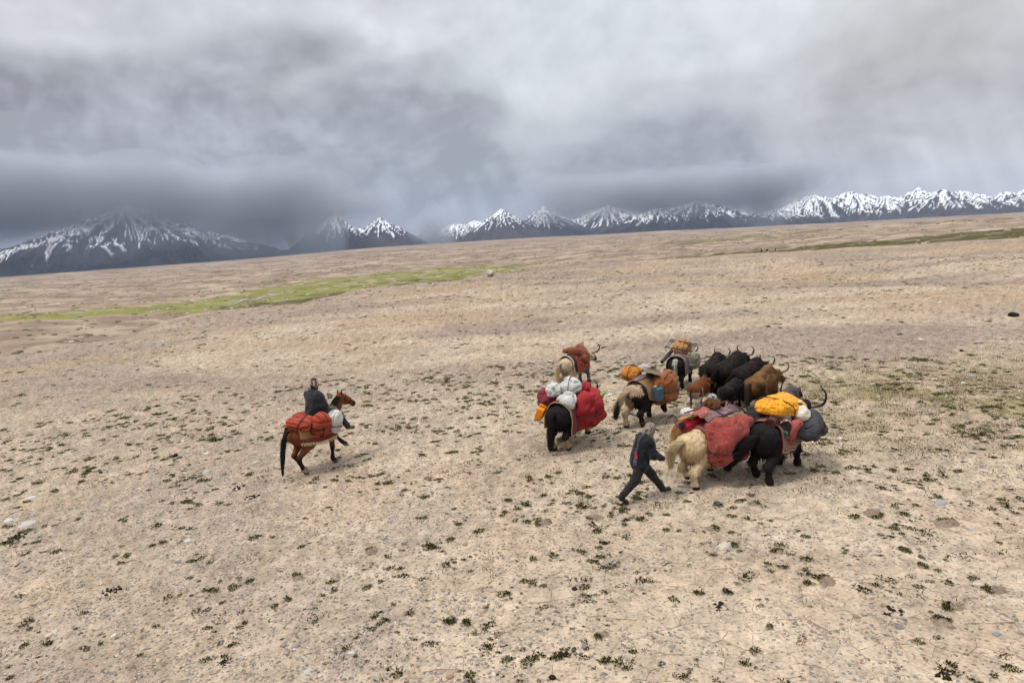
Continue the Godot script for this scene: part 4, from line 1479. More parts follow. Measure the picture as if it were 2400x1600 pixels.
# j: joint positions. returns the node; parts follow the clothes
func person(label: String, at: Transform3D, j: Dictionary, coat: Callable, trouser: Color, shoe: Color, group := "") -> Node3D:
	var o := thing("person", label, "person", at, group)
	var skin := Color(0.23, 0.115, 0.068)
	var sk := func(_p, _n): return skin
	var eyes := func(p: Vector3, _n) -> Color:
		var f: Vector3 = j.face
		var u: Vector3 = j.crown
		var r := f.cross(u).normalized()
		for s in [-1.0, 1.0]:
			if (p - (j.head + f * 0.085 + u * 0.008 + r * s * 0.034)).length() < 0.013: return Color(0.02, 0.015, 0.012)
		if (p - (j.head + f * 0.092 - u * 0.062)).length() < 0.02: return Color(0.17, 0.06, 0.045)
		return skin
	var b := []
	b.append([j.hip, j.belly, 0.12, 0.11]); b.append([j.belly, j.chest, 0.11, 0.12]); b.append([j.chest, j.neck, 0.11, 0.06])
	b.append([j.neck, j.head - j.crown * 0.05, 0.052, 0.05])
	for s in ["l", "r"]:
		b.append([j["sh" + s], j["el" + s], 0.045, 0.036]); b.append([j["el" + s], j["wr" + s], 0.036, 0.026])
		b.append([j["hp" + s], j["kn" + s], 0.07, 0.05]); b.append([j["kn" + s], j["an" + s], 0.048, 0.034])
		b.append([j["an" + s], j["to" + s], 0.035, 0.03])
		b.append([j.chest, j["sh" + s], 0.09, 0.05])
	var body := body_mesh(b, 0.026, 0.04, sk)
	body.join(body_mesh(head_bones(j.head, j.face, j.crown), 0.0085, 0.02, eyes))
	for s in ["l", "r"]:
		var d: Vector3 = (j["wr" + s] - j["el" + s]).normalized()
		var side: Vector3 = Vector3.UP
		var n: Vector3 = (Vector3.RIGHT if s == "r" else Vector3.LEFT)
		n = (n - d * n.dot(d)).normalized()
		side = d.cross(n) * (1.0 if s == "r" else -1.0)
		if side.y < 0.0: side = -side
		body.join(body_mesh(hand_bones(j["wr" + s], d, n, side, 0.55), 0.0042, 0.008, sk))
	part(o, "body", body, M.skin)
	# jacket
	var c := []
	c.append([j.hip + Vector3(0, -0.04, 0), j.belly, 0.185, 0.185, 1.12]); c.append([j.belly, j.chest, 0.185, 0.175, 1.12]); c.append([j.chest, j.neck + (j.chest - j.neck) * 0.2, 0.165, 0.08, 1.1])
	c.append([j.neck + (j.chest - j.neck) * 0.25, j.neck + (j.head - j.neck) * 0.12, 0.085, 0.072])
	c.append([j.shl, j.shr, 0.105, 0.105])
	# the hem, hanging looser than the waist, and a stand-up collar
	c.append([j.hip + Vector3(-0.07, -0.12, 0.0), j.hip + Vector3(0.07, -0.12, 0.0), 0.155, 0.155])
	c.append([j.neck + (j.head - j.neck) * 0.05, j.neck + (j.head - j.neck) * 0.32, 0.088, 0.082])
	for s in ["l", "r"]:
		c.append([j["sh" + s], j["el" + s], 0.11, 0.09]); c.append([j["el" + s], j["wr" + s] + (j["el" + s] - j["wr" + s]) * 0.1, 0.09, 0.06])
	part(o, "jacket", body_mesh(c, 0.019, 0.05, coat, 0.026, 6.5), M.cloth)
	var t := []
	t.append([j.hip, j.belly, 0.13, 0.12, 1.1])
	for s in ["l", "r"]:
		t.append([j["hp" + s], j["kn" + s], 0.125, 0.092]); t.append([j["kn" + s], j["an" + s], 0.092, 0.07])
	part(o, "trousers", body_mesh(t, 0.021, 0.05, func(_p, _n): return trouser, 0.012, 10.0), M.cloth)
	for s in ["l", "r"]:
		var a: Vector3 = j["an" + s]
		var e: Vector3 = j["to" + s]
		var back := (a - e).normalized()
		part(o, "shoe", body_mesh([[a + Vector3(0, 0.03, 0), a + Vector3(0, -0.02, 0), 0.048, 0.05], [a + back * 0.02 + Vector3(0, -0.05, 0), e, 0.045, 0.042], [e, e - back * 0.03, 0.042, 0.032]], 0.012, 0.03, func(p: Vector3, _n): return shoe if p.y > minf(a.y, e.y) - 0.015 else shoe * 0.5), M.cloth)
	return o

func build_walker(at: Transform3D) -> void:
	var j := {
		"hip": Vector3(0, 0.86, 0.05), "belly": Vector3(0, 1.02, -0.02), "chest": Vector3(0, 1.20, -0.08), "neck": Vector3(0, 1.33, -0.14), "head": Vector3(0, 1.43, -0.22),
		"face": Vector3(0, -0.3, -0.95).normalized(), "crown": Vector3(0, 0.95, -0.3).normalized(),
		"shl": Vector3(-0.17, 1.25, -0.10), "ell": Vector3(-0.25, 1.00, -0.06), "wrl": Vector3(-0.19, 0.85, -0.24),
		"shr": Vector3(0.17, 1.25, -0.10), "elr": Vector3(0.25, 1.00, -0.14), "wrr": Vector3(0.17, 0.86, -0.37),
		"hpl": Vector3(-0.09, 0.84, 0.03), "knl": Vector3(-0.09, 0.48, -0.24), "anl": Vector3(-0.09, 0.12, -0.50), "tol": Vector3(-0.11, 0.07, -0.65),
		"hpr": Vector3(0.09, 0.84, 0.03), "knr": Vector3(0.09, 0.47, 0.20), "anr": Vector3(0.09, 0.17, 0.52), "tor": Vector3(0.10, 0.05, 0.42)}
	var navy := Color(0.0095, 0.0095, 0.013)
	var coat := func(p: Vector3, n: Vector3) -> Color:
		# a grey-blue band runs down the back, with a red panel below it
		var across := p.x - 0.055 - (1.3 - p.y) * 0.12
		if n.z > 0.05 and p.y > 0.78 and absf(p.x) < 0.2 and absf(across) < 0.017 + 0.024 * smoothstep(1.06, 0.98, p.y):
			return Color(0.05, 0.055, 0.075) if p.y > 1.07 or p.y < 0.93 else Color(0.33, 0.03, 0.035)
		return navy
	var o := person("stooped herder in a dark jacket and headscarf striding behind the cream yak", at, j, coat, Color(0.016, 0.016, 0.018), Color(0.035, 0.028, 0.022))
	var h: Vector3 = j.head
	var f: Vector3 = j.face
	var u: Vector3 = j.crown
	var stripe := func(p: Vector3, _n) -> Color:
		var t := sin((p - h).dot(Vector3(0.6, 0.25, 0.75)) * 190.0 + noise.get_noise_3dv(p * 14.0) * 2.0)
		return Color(0.25, 0.205, 0.165).lerp(Color(0.075, 0.06, 0.052), smoothstep(0.1, 0.7, t))
	part(o, "headscarf", body_mesh([[h + u * 0.05 - f * 0.02, h - u * 0.02 - f * 0.03, 0.112, 0.108], [h - f * 0.04 - u * 0.03, h - f * 0.03 - u * 0.17, 0.105, 0.095], [h - u * 0.13 + f * 0.02, h - u * 0.12 - f * 0.06, 0.07, 0.09]], 0.013, 0.04, stripe, 0.008, 20.0), M.cloth)
	part(o, "cap_visor", body_mesh([[h + f * 0.09 + u * 0.055 + Vector3(0.045, 0, 0), h + f * 0.165 + u * 0.03 + Vector3(0.03, 0, 0), 0.016, 0.012], [h + f * 0.09 + u * 0.055 - Vector3(0.045, 0, 0), h + f * 0.165 + u * 0.03 - Vector3(0.03, 0, 0), 0.016, 0.012], [h + f * 0.165 + u * 0.03 + Vector3(0.03, 0, 0), h + f * 0.165 + u * 0.03 - Vector3(0.03, 0, 0), 0.014, 0.014]], 0.008, 0.03, func(_p, _n): return Color(0.07, 0.072, 0.08)), M.cloth)

func build_rider(at: Transform3D) -> void:
	var j := {
		"hip": Vector3(0, 1.40, 0.10), "belly": Vector3(0, 1.55, 0.08), "chest": Vector3(0, 1.76, 0.04), "neck": Vector3(0, 1.92, 0.0), "head": Vector3(0, 2.06, -0.03),
		"face": Vector3(0.15, -0.05, -1).normalized(), "crown": Vector3(0, 1, -0.05).normalized(),
		"shl": Vector3(-0.19, 1.83, 0.03), "ell": Vector3(-0.26, 1.56, -0.02), "wrl": Vector3(-0.10, 1.46, -0.26),
		"shr": Vector3(0.19, 1.83, 0.03), "elr": Vector3(0.27, 1.57, -0.02), "wrr": Vector3(0.12, 1.47, -0.27),
		"hpl": Vector3(-0.12, 1.38, 0.04), "knl": Vector3(-0.40, 1.26, -0.34), "anl": Vector3(-0.46, 0.93, -0.42), "tol": Vector3(-0.48, 0.86, -0.58),
		"hpr": Vector3(0.12, 1.38, 0.04), "knr": Vector3(0.40, 1.26, -0.36), "anr": Vector3(0.56, 0.95, -0.46), "tor": Vector3(0.58, 0.88, -0.62)}
	var coat := func(p: Vector3, _n) -> Color: return Color(0.021, 0.021, 0.026)
	var o := person("rider in a dark jacket and patterned cap on the bay horse", at, j, coat, Color(0.03, 0.03, 0.033), Color(0.09, 0.075, 0.06))
	var h: Vector3 = j.head
	var cap := func(p: Vector3, _n) -> Color:
		var d := p - h
		var a := atan2(d.x, d.z)
		var t := sin(a * 6.0 + sin(d.y * 60.0) * 0.8)
		if d.y > 0.15: return Color(0.05, 0.02, 0.03)
		if absf(d.y - 0.10) < 0.02 and t > 0.1: return Color(0.02, 0.012, 0.016)
		return Color(0.33, 0.25, 0.22) if t < 0.5 else Color(0.13, 0.05, 0.05)
	part(o, "cap", body_mesh([[h + Vector3(0, 0.045, 0.012), h + Vector3(0, 0.12, 0.005), 0.102, 0.09], [h + Vector3(0, 0.10, 0.005), h + Vector3(0, 0.135, 0.0), 0.085, 0.05]], 0.011, 0.03, cap), M.cloth)
	part(o, "hair", body_mesh([[h + Vector3(0, 0.02, 0.035), h + Vector3(0, -0.045, 0.045), 0.084, 0.06]], 0.012, 0.02, func(_p, _n): return Color(0.012, 0.01, 0.009)), M.cloth)

func build_child(at: Transform3D) -> void:
	var j := {
		"hip": Vector3(0, 0.72, 0.03), "belly": Vector3(0, 0.85, 0.0), "chest": Vector3(0, 1.0, -0.05), "neck": Vector3(0, 1.11, -0.10), "head": Vector3(0, 1.215, -0.15),
		"face": Vector3(0.5, -0.25, -0.85).normalized(), "crown": Vector3(0, 1, -0.2).normalized(),
		"shl": Vector3(-0.15, 1.05, -0.06), "ell": Vector3(-0.2, 0.85, -0.04), "wrl": Vector3(-0.16, 0.68, -0.14),
		"shr": Vector3(0.15, 1.05, -0.06), "elr": Vector3(0.2, 0.85, -0.04), "wrr": Vector3(0.16, 0.68, -0.14),
		"hpl": Vector3(-0.08, 0.70, 0.02), "knl": Vector3(-0.08, 0.40, -0.08), "anl": Vector3(-0.08, 0.11, -0.04), "tol": Vector3(-0.09, 0.045, -0.18),
		"hpr": Vector3(0.08, 0.70, 0.02), "knr": Vector3(0.08, 0.40, 0.02), "anr": Vector3(0.08, 0.13, 0.16), "tor": Vector3(0.09, 0.045, 0.04)}
	var coat := func(_p, _n) -> Color: return Color(0.03, 0.025, 0.03)
	var o := person("herder in a black-and-white chequered headscarf behind the cream yak's load", at, j, coat, Color(0.025, 0.024, 0.026), Color(0.03, 0.025, 0.02))
	var h: Vector3 = j.head
	var f: Vector3 = j.face
	var check := func(p: Vector3, _n) -> Color:
		var d := (p - h) * 46.0
		var k := int(floor(d.x + d.z)) + int(floor(d.y + d.x * 0.3))
		return Color(0.42, 0.42, 0.43) if k % 2 == 0 else Color(0.03, 0.03, 0.035)
	part(o, "headscarf", body_mesh([[h + Vector3(0, 0.045, 0) - f * 0.02, h - f * 0.03, 0.11, 0.1], [h - f * 0.04, h - f * 0.03 + Vector3(0, -0.13, 0), 0.095, 0.09]], 0.0125, 0.04, check, 0.004, 20.0), M.cloth)
# ---------------------------------------------------------------- the caravan
func at_on(t: Transform3D, p: Vector3, rot := Vector3.ZERO) -> Transform3D:
	return t * Transform3D(Basis.from_euler(rot * PI / 180.0), p)

# rope round a bundle: ring in the plane across an axis
func hoop(rad: Vector3, axis: int, off: float, r := 0.012, wob := 0.0, e := 1.0) -> MB:
	var pts := []
	for i in 25:
		var a := TAU * i / 24.0
		var p := Vector3.ZERO
		p[axis] = off + wob * sin(a * 2.0)
		var k := pow(maxf(0.05, 1.0 - pow(absf(off) / rad[axis], 2.0 / e)), e * 0.5)
		p[(axis + 1) % 3] = signf(cos(a)) * pow(absf(cos(a)), e) * rad[(axis + 1) % 3] * k
		p[(axis + 2) % 3] = signf(sin(a)) * pow(absf(sin(a)), e) * rad[(axis + 2) % 3] * k
		pts.append(p)
	var rr := []
	rr.resize(25); rr.fill(r)
	return tube(pts, rr, 5)

func pack(called: String, label: String, category: String, at: Transform3D, rad: Vector3, m: Material, seed_: int, hoops: Array = [], e := 0.75, folds := 0.07, sag := 0.12, group := "") -> Node3D:
	var o := thing(called, label, category, at, group)
	var cin := []
	for h in hoops: cin.append([h[0], h[1], 0.06, folds * 0.45])
	part(o, "cloth", bundle(rad, e, folds, seed_, WHITE, 60, 36, sag, cin), m)
	for h in hoops: part(o, "rope", hoop(rad + Vector3.ONE * folds * 0.8, h[0], h[1], h[2] if h.size() > 2 else 0.011, 0.02, e), M.rope)
	return o

func rug(called: String, label: String, category: String, at: Transform3D, rows: Array, m: Material, seed_: int, skew := 0.0, fringe := Color(0, 0, 0)) -> Node3D:
	var o := thing(called, label, category, at)
	var mb := drape(rows, 26, 48, 0.022, 0.02, seed_, skew)
	var sheet := part(o, "cloth", mb, m)
	if fringe.r > 0.0:
		var f := MB.new()
		var rng := RandomNumberGenerator.new()
		rng.seed = seed_
		for i in 26:
			for j in [0, 48]:
				for k in 3:
					var p: Vector3 = mb.v[i * 49 + j].lerp(mb.v[(i + 1) * 49 + j], rng.randf())
					strand(f, p, Vector3(rng.randf_range(-0.3, 0.3), -1, rng.randf_range(-0.3, 0.3)).normalized(), Vector3(signf(p.x), 0, 0), 0.06, 0.014, fringe * rng.randf_range(0.7, 1.2))
		part(sheet, "fringe", f, M.cloth).set_meta("kind", "stuff")
	return o

func roll(called: String, label: String, category: String, at: Transform3D, r: float, length: float, m: Material, seed_: int, turns := 4.0, thick := 0.02) -> Node3D:
	var o := thing(called, label, category, at)
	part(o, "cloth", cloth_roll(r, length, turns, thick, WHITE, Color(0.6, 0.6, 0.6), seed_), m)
	for z in [-0.28, 0.28]: part(o, "rope", hoop(Vector3(r * 1.06, r * 1.0, 1.0), 2, length * z, 0.009), M.rope)
	return o

func build_caravan() -> void:
	var ink := Color(0.012, 0.0105, 0.011)
	var cream := Color(0.54, 0.41, 0.245)
	var jet := func(p: Vector3, _n) -> Color: return ink * (1.0 + 0.5 * noise.get_noise_3dv(p * 4.0))
	var pale := func(p: Vector3, _n) -> Color: return cream * (1.0 + 0.22 * noise.get_noise_3dv(p * 3.5))
	var horn := Color(0.022, 0.02, 0.02)

	# cream yak under the big red bundle
	var t := facing(3.64, -12.83, 47.0).scaled_local(Vector3.ONE * 0.85)
	yak("yak", "cream long-haired yak under a large red bundle, nearest the striding herder", t, 1.0, [[0.16, 0.10], [-0.12, 0.0], [-0.05, 0.0], [0.16, 0.04]], pale, horn, {"cover": 0.32, "skirt": 1.05, "head_y": 0.98, "tail_hairs": 1100, "tail": [Vector3(0, 1.06, 0.84), Vector3(-0.05, 1.08, 0.98), Vector3(-0.20, 0.90, 1.06), Vector3(-0.26, 0.56, 1.02)], "tail_wide": [0.06, 0.12, 0.19, 0.18, 0.08]})
	rug("saddle_carpet", "narrow red carpet with a striped border hanging behind the red bundle", "carpet", t, [[-0.42, 0.92, 0.36, 0.44, 0.55, 0.52], [0.0, 0.92, 0.38, 0.40, 0.52, 0.45], [0.36, 0.92, 0.37, 0.37, 0.52, 0.42]], fabric(M.t_carpet), 2, 0.03)
	pack("rug_bundle", "large faded red rug bundle roped to the cream yak's right side", "bundle", at_on(t, Vector3(0.50, 0.98, -0.18), Vector3(0, 0, -6)), Vector3(0.34, 0.47, 0.68), fabric(M.t_salmon, 1.5), 5, [[1, -0.14], [2, 0.05]], 0.72, 0.085, 0.1)
	pack("rug_bundle", "brown-gold patterned bundle on the cream yak's left side, mostly hidden", "bundle", at_on(t, Vector3(-0.46, 0.98, 0.02)), Vector3(0.24, 0.34, 0.42), fabric(M.t_sacking, 2.2, 0.92, Color(0.9, 1.3, 1.2)), 8, [[2, 0.1]])
	roll("carpet_roll", "rolled bright red carpet with green characters, its spiral end towards the herder", "carpet roll", at_on(t, Vector3(-0.20, 1.36, 0.08), Vector3(4, -4, 0)), 0.135, 0.95, fabric(M.t_letter), 3, 4.0, 0.03)
	var brd := thing("wooden_board", "pale sawn board jutting from the cream yak's load above the red carpet roll", "board", t)
	part(brd, "plank", plank(Vector3(-0.24, 1.52, 0.66), Vector3(-0.10, 1.60, -0.50), 0.13, 0.035), fabric(M.t_wood, 3.0, 0.8))
	brd = thing("wooden_pole", "thin reddish pole lying along the top of the cream yak's load", "pole", t)
	part(brd, "shaft", rope([Vector3(-0.26, 1.62, 0.42), Vector3(-0.12, 1.65, -0.1), Vector3(0.1, 1.68, -0.75)], 0.018, 8), mat(Color(0.20, 0.05, 0.03), 0.8))
	brd = thing("wooden_pole", "pair of pale pole ends poking from the front of the cream yak's load", "pole", t)
	for k in 2: part(brd, "shaft", rope([Vector3(0.16 + 0.05 * k, 1.50, 0.1), Vector3(0.22 + 0.05 * k, 1.52, -0.4), Vector3(0.28 + 0.05 * k, 1.53, -0.82)], 0.02, 6), fabric(M.t_wood, 3.0, 0.8))
	var fold := thing("folded_rug", "folded salmon and tan rug on top of the cream yak's load", "rug", at_on(t, Vector3(0.0, 1.60, -0.12), Vector3(3, -8, -12)))
	part(fold, "cloth", slab(Vector3(0.34, 0.07, 0.86), 2, 0.03, WHITE, 0.02), fabric(M.t_salmon, 1.1, 0.92, Color(1.15, 1.9, 1.7)))
	fold = thing("folded_rug", "grey-brown rolled felt with a purple tassel on the cream yak's load", "rug", at_on(t, Vector3(0.20, 1.52, -0.22), Vector3(4, -14, -24)))
	part(fold, "cloth", slab(Vector3(0.28, 0.10, 0.84), 4, 0.03, WHITE, 0.03), fabric(M.t_felt, 1.4, 0.92, Color(1.0, 0.9, 1.05)))
	var tas := MB.new()
	var rng := RandomNumberGenerator.new()
	rng.seed = 12
	for i in 120: strand(tas, Vector3(rng.randf_range(-0.1, 0.1), 0.02, -0.41), Vector3(rng.randf_range(-0.6, 0.6), rng.randf_range(-0.1, 0.7), -0.8).normalized(), Vector3.UP, rng.randf_range(0.1, 0.2), 0.012, Color(0.16, 0.08, 0.115) * rng.randf_range(0.7, 1.5))
	part(fold, "tassel", tas, M.cloth)
	pack("white_sack", "small crumpled white sack wedged on the left of the cream yak's load", "sack", at_on(t, Vector3(-0.30, 1.58, 0.22)), Vector3(0.12, 0.07, 0.12), fabric(M.t_plastic, 3.0, 0.6), 21, [], 0.9, 0.05, 0.0)
	pack("brushwood_bundle", "dark brown tangle of brushwood at the back of the cream yak's load", "bundle", at_on(t, Vector3(-0.12, 1.66, -0.42)), Vector3(0.13, 0.09, 0.14), mat(Color(0.085, 0.035, 0.016), 0.95), 23, [], 0.9, 0.12, 0.0)
	brd = thing("load_rope", "dark rope drawn over the top of the cream yak's load", "rope", t)
	part(brd, "cord", rope([Vector3(-0.52, 1.15, -0.1), Vector3(-0.3, 1.56, -0.12), Vector3(0.02, 1.67, -0.15), Vector3(0.32, 1.55, -0.18), Vector3(0.62, 1.42, -0.2), Vector3(0.83, 1.08, -0.2)], 0.012, 24), M.rope)

	# black yak under the yellow quilt
	t = facing(5.04, -12.85, 46.0).scaled_local(Vector3.ONE * 0.88)
	yak("yak", "black yak with a huge bushy tail under a yellow quilt and a grey sack", t, 1.04, [[0.10, 0.03], [-0.10, 0.0], [0.02, 0.0], [0.14, 0.0]], jet, horn, {"cover": 0.30, "skirt": 1.15, "head_y": 1.14, "turn": 0.45, "horn": 1.25, "tail_hairs": 1500, "tail": [Vector3(0, 1.06, 0.84), Vector3(-0.06, 0.98, 1.02), Vector3(-0.34, 0.66, 1.12), Vector3(-0.58, 0.34, 1.02)], "tail_wide": [0.07, 0.14, 0.22, 0.22, 0.1]})
	rug("saddle_rug", "faded red floral rug draped over the black yak's rump", "rug", t, [[-0.45, 0.95, 0.38, 0.45, 0.7, 0.72], [0.1, 0.95, 0.40, 0.40, 0.62, 0.62], [0.52, 0.95, 0.38, 0.37, 0.66, 0.66]], fabric(M.t_carpet, 0.0, 0.92, Color(1.0, 1.5, 1.3)), 6, 0.0, Color(0.20, 0.10, 0.07))
	pack("grey_sack", "plump charcoal sack tied to the black yak's right shoulder", "sack", at_on(t, Vector3(0.54, 1.06, -0.34), Vector3(-8, 10, -12)), Vector3(0.26, 0.28, 0.38), mat(Color(0.055, 0.058, 0.066), 0.9), 31, [[1, -0.02, 0.01]], 0.85, 0.06, 0.05)
	var hood := thing("grey_hood", "grey cloth hood with a maroon lining at the front of the charcoal sack", "cloth", at_on(t, Vector3(0.62, 1.0, -0.74), Vector3(0, 10, 0)))
	part(hood, "shell", bundle(Vector3(0.15, 0.19, 0.15), 0.9, 0.04, 35), mat(Color(0.06, 0.062, 0.07), 0.9))
	part(hood, "lining", bundle(Vector3(0.06, 0.12, 0.09), 0.9, 0.02, 36), mat(Color(0.09, 0.006, 0.012), 0.9)).position = Vector3(0.105, 0.0, 0.06)
	pack("yellow_quilt", "yellow quilt printed with brown vines over the top of the black yak's load", "quilt", at_on(t, Vector3(0.02, 1.50, -0.18), Vector3(-3, 0, -6)), Vector3(0.42, 0.18, 0.60), fabric(M.t_quilt, 1.3, 0.75), 41, [[2, 0.26]], 0.75, 0.05, 0.2)
	var navy := thing("navy_cloth", "dark blue cloth folded over the front of the yellow quilt", "cloth", at_on(t, Vector3(0.12, 1.40, -0.70), Vector3(20, 0, -8)))
	part(navy, "cloth", bundle(Vector3(0.32, 0.14, 0.14), 0.8, 0.05, 44), mat(Color(0.012, 0.014, 0.02), 0.95))
	var bag := thing("white_cloth_bag", "off-white cloth bag knotted at its neck, hanging over the yellow quilt", "bag", at_on(t, Vector3(0.50, 1.24, -0.14), Vector3(-8, 0, 8)))
	part(bag, "cloth", tied_bag(0.19, 0.36, 0.9, 1.0, 11, 3), mat(Color(0.58, 0.53, 0.45), 0.85))
	part(bag, "tie", hoop(Vector3(0.05, 0.05, 0.05), 1, 0.0, 0.012), M.rope).position = Vector3(0, 0.37, 0)
	pack("pink_sack", "flat coral pink sack below the white cloth bag", "sack", at_on(t, Vector3(0.46, 1.14, 0.16), Vector3(0, 0, -30)), Vector3(0.10, 0.20, 0.19), mat(Color(0.31, 0.08, 0.07), 0.9), 46, [], 0.7, 0.04)
	roll("star_rug_roll", "rolled red rug with white star medallions on the black yak", "rug roll", at_on(t, Vector3(0.32, 1.28, 0.20), Vector3(6, 24, 0)), 0.13, 0.42, fabric(M.t_star), 5, 3.0, 0.03)
	roll("green_mat_roll", "small rolled grey-green mat, spiral end showing on the black yak", "mat roll", at_on(t, Vector3(0.36, 1.07, 0.30), Vector3(0, 10, 0)), 0.09, 0.36, mat(Color(0.085, 0.14, 0.105), 0.9), 7, 3.0, 0.02)
	roll("brown_mat_roll", "brown rolled mat, round end showing under the yellow quilt", "mat roll", at_on(t, Vector3(0.12, 1.32, 0.34), Vector3(0, 6, 0)), 0.12, 0.5, mat(Color(0.12, 0.045, 0.028), 0.9), 9, 4.0, 0.025)
	pack("felt_bundle", "pale olive felt bundle below the rear of the yellow quilt", "bundle", at_on(t, Vector3(0.16, 1.36, 0.18)), Vector3(0.20, 0.13, 0.2), mat(Color(0.21, 0.21, 0.16), 0.95), 49, [], 0.9, 0.05)
	pack("dark_bundle", "dark bundle on the black yak's far side", "bundle", at_on(t, Vector3(-0.46, 1.06, -0.2)), Vector3(0.24, 0.32, 0.44), mat(Color(0.03, 0.028, 0.03), 0.95), 52, [[2, 0.0]])

	# black yak with the red sacks, orange can and white bags
	t = facing(1.2, -15.4, 29.0).scaled_local(Vector3.ONE * 0.88)
	var sock := func(p: Vector3, _n) -> Color:
		return ink if p.y > 0.36 + 0.04 * noise.get_noise_3dv(p * 9.0) else Color(0.30, 0.20, 0.11)
	yak("yak", "black yak with pale fetlocks carrying red sacks, white bags and an orange can", t, 1.0, [[0.06, 0.0], [0.10, 0.04], [0.10, 0.0], [0.30, 0.08]], sock, horn, {"cover": 0.5, "skirt": 0.55, "horn": 1.0, "tail_hairs": 1000, "tail": [Vector3(0, 1.07, 0.85), Vector3(-0.02, 0.98, 0.98), Vector3(-0.05, 0.62, 1.04), Vector3(-0.08, 0.22, 1.02)], "tail_wide": [0.05, 0.09, 0.14, 0.14, 0.09]})
	rug("saddle_rug", "maroon rug with a gold edge over the rump of the yak carrying white bags", "rug", t, [[-0.4, 0.92, 0.38, 0.45, 0.7, 0.7], [0.2, 0.92, 0.40, 0.42, 0.58, 0.46], [0.66, 0.94, 0.37, 0.36, 0.60, 0.40]], fabric(M.t_maroon), 9)
	pack("red_sack", "large scarlet cloth sack on the right flank of the yak carrying white bags", "sack", at_on(t, Vector3(0.52, 0.98, -0.16), Vector3(0, 0, -4)), Vector3(0.28, 0.43, 0.46), mat(Color(0.27, 0.022, 0.026), 0.9), 61, [[1, -0.1]], 0.62, 0.085, 0.05)
	pack("red_sack", "upright scarlet cloth fold rising at the front of the scarlet sack", "sack", at_on(t, Vector3(0.36, 1.42, -0.36), Vector3(-10, 0, 8)), Vector3(0.18, 0.22, 0.26), mat(Color(0.28, 0.022, 0.026), 0.9), 63, [], 0.7, 0.06)
	pack("patterned_bundle", "dark red patterned bundle on the left, beside the orange can", "bundle", at_on(t, Vector3(-0.50, 1.14, -0.02)), Vector3(0.26, 0.34, 0.40), fabric(M.t_salmon, 2.4, 0.92, Color(0.62, 0.5, 0.8)), 66, [[1, 0.05]])
	pack("red_bag", "small bright red bag on top of the dark red patterned bundle", "bag", at_on(t, Vector3(-0.38, 1.44, 0.10)), Vector3(0.17, 0.12, 0.16), mat(Color(0.40, 0.012, 0.018), 0.85), 68, [], 0.85, 0.05)
	var can := jerrycan(0.20, 0.36, 0.28, Color(0.72, 0.25, 0.012), Color(0.6, 0.2, 0.01))
	can.name = numbered("jerrycan")
	add_child(can)
	can.transform = at_on(t, Vector3(-0.56, 0.98, 0.50), Vector3(14, 0, -28))
	tag(can, "orange plastic jerrycan hanging left of the yak's rump", "jerrycan")
	bag = thing("white_bag", "round white plastic bag tied at the neck, leftmost of the white bags", "bag", at_on(t, Vector3(-0.24, 1.50, 0.30), Vector3(55, 20, 0)))
	part(bag, "film", tied_bag(0.20, 0.30, 0.8, 1.2, 13, 5), fabric(M.t_plastic, 2.0, 0.45))
	pack("white_bag", "largest white plastic bag on top of the load with a dark strap across", "bag", at_on(t, Vector3(0.06, 1.58, -0.02), Vector3(0, 10, 0)), Vector3(0.24, 0.22, 0.30), fabric(M.t_plastic, 1.6, 0.45), 72, [[0, 0.04]], 0.9, 0.05)
	pack("white_bag", "white plastic bag with red print resting against the scarlet sack", "bag", at_on(t, Vector3(0.20, 1.34, 0.36), Vector3(0, 0, -20)), Vector3(0.20, 0.16, 0.20), fabric(M.t_plastic, 2.0, 0.45), 74, [], 0.85, 0.06)
	pack("printed_packet", "small green and yellow printed packet at the front of the scarlet sack", "packet", at_on(t, Vector3(0.74, 1.26, -0.46), Vector3(0, 0, -35)), Vector3(0.05, 0.11, 0.13), mat(Color(0.22, 0.33, 0.09), 0.5), 75, [], 0.6, 0.03)
	brd = thing("load_rope", "dark rope over the white bags and scarlet sack", "rope", t)
	part(brd, "cord", rope([Vector3(-0.62, 0.95, 0.15), Vector3(-0.36, 1.50, 0.18), Vector3(0.06, 1.80, 0.06), Vector3(0.36, 1.44, 0.12), Vector3(0.60, 1.30, 0.08), Vector3(0.82, 0.98, 0.05), Vector3(0.62, 0.60, 0.05)], 0.012, 28), M.rope)

	# pied yak with the blue can
	t = facing(3.3, -16.92, 40.0).scaled_local(Vector3.ONE * 0.88)
	var pied := func(p: Vector3, _n) -> Color:
		var k := noise.get_noise_3dv(p * 1.6 + Vector3(4, 2, 9))
		if p.z > 0.6 and p.x < 0.05 and p.y < 0.86: return Color(0.42, 0.30, 0.19)
		if p.z > 0.66 and p.y > 0.95: return Color(0.36, 0.26, 0.18)
		if p.z < -0.8: return Color(0.38, 0.32, 0.24)
		if p.y > 0.45 and k > 0.35: return Color(0.32, 0.24, 0.18)
		return ink if p.y > 0.16 else Color(0.06, 0.045, 0.035)
	yak("yak", "black and white pied yak carrying a blue can and a brown printed sack", t, 1.02, [[-0.16, 0.0], [0.10, 0.0], [0.0, 0.0], [0.26, 0.14]], pied, Color(0.45, 0.36, 0.24), {"cover": 0.45, "skirt": 0.5, "head_y": 0.94, "horn": 0.55, "tail_hairs": 1000, "tail": [Vector3(0, 1.07, 0.85), Vector3(-0.10, 1.0, 1.0), Vector3(-0.24, 0.70, 1.12), Vector3(-0.30, 0.40, 1.14)], "tail_wide": [0.05, 0.10, 0.15, 0.17, 0.08], "tail_paint": func(tt: float, a: float) -> Color: return Color(0.46, 0.35, 0.22).lerp(Color(0.03, 0.024, 0.02), smoothstep(0.45, 0.8, tt + 0.15 * sin(a * 3.0)))})
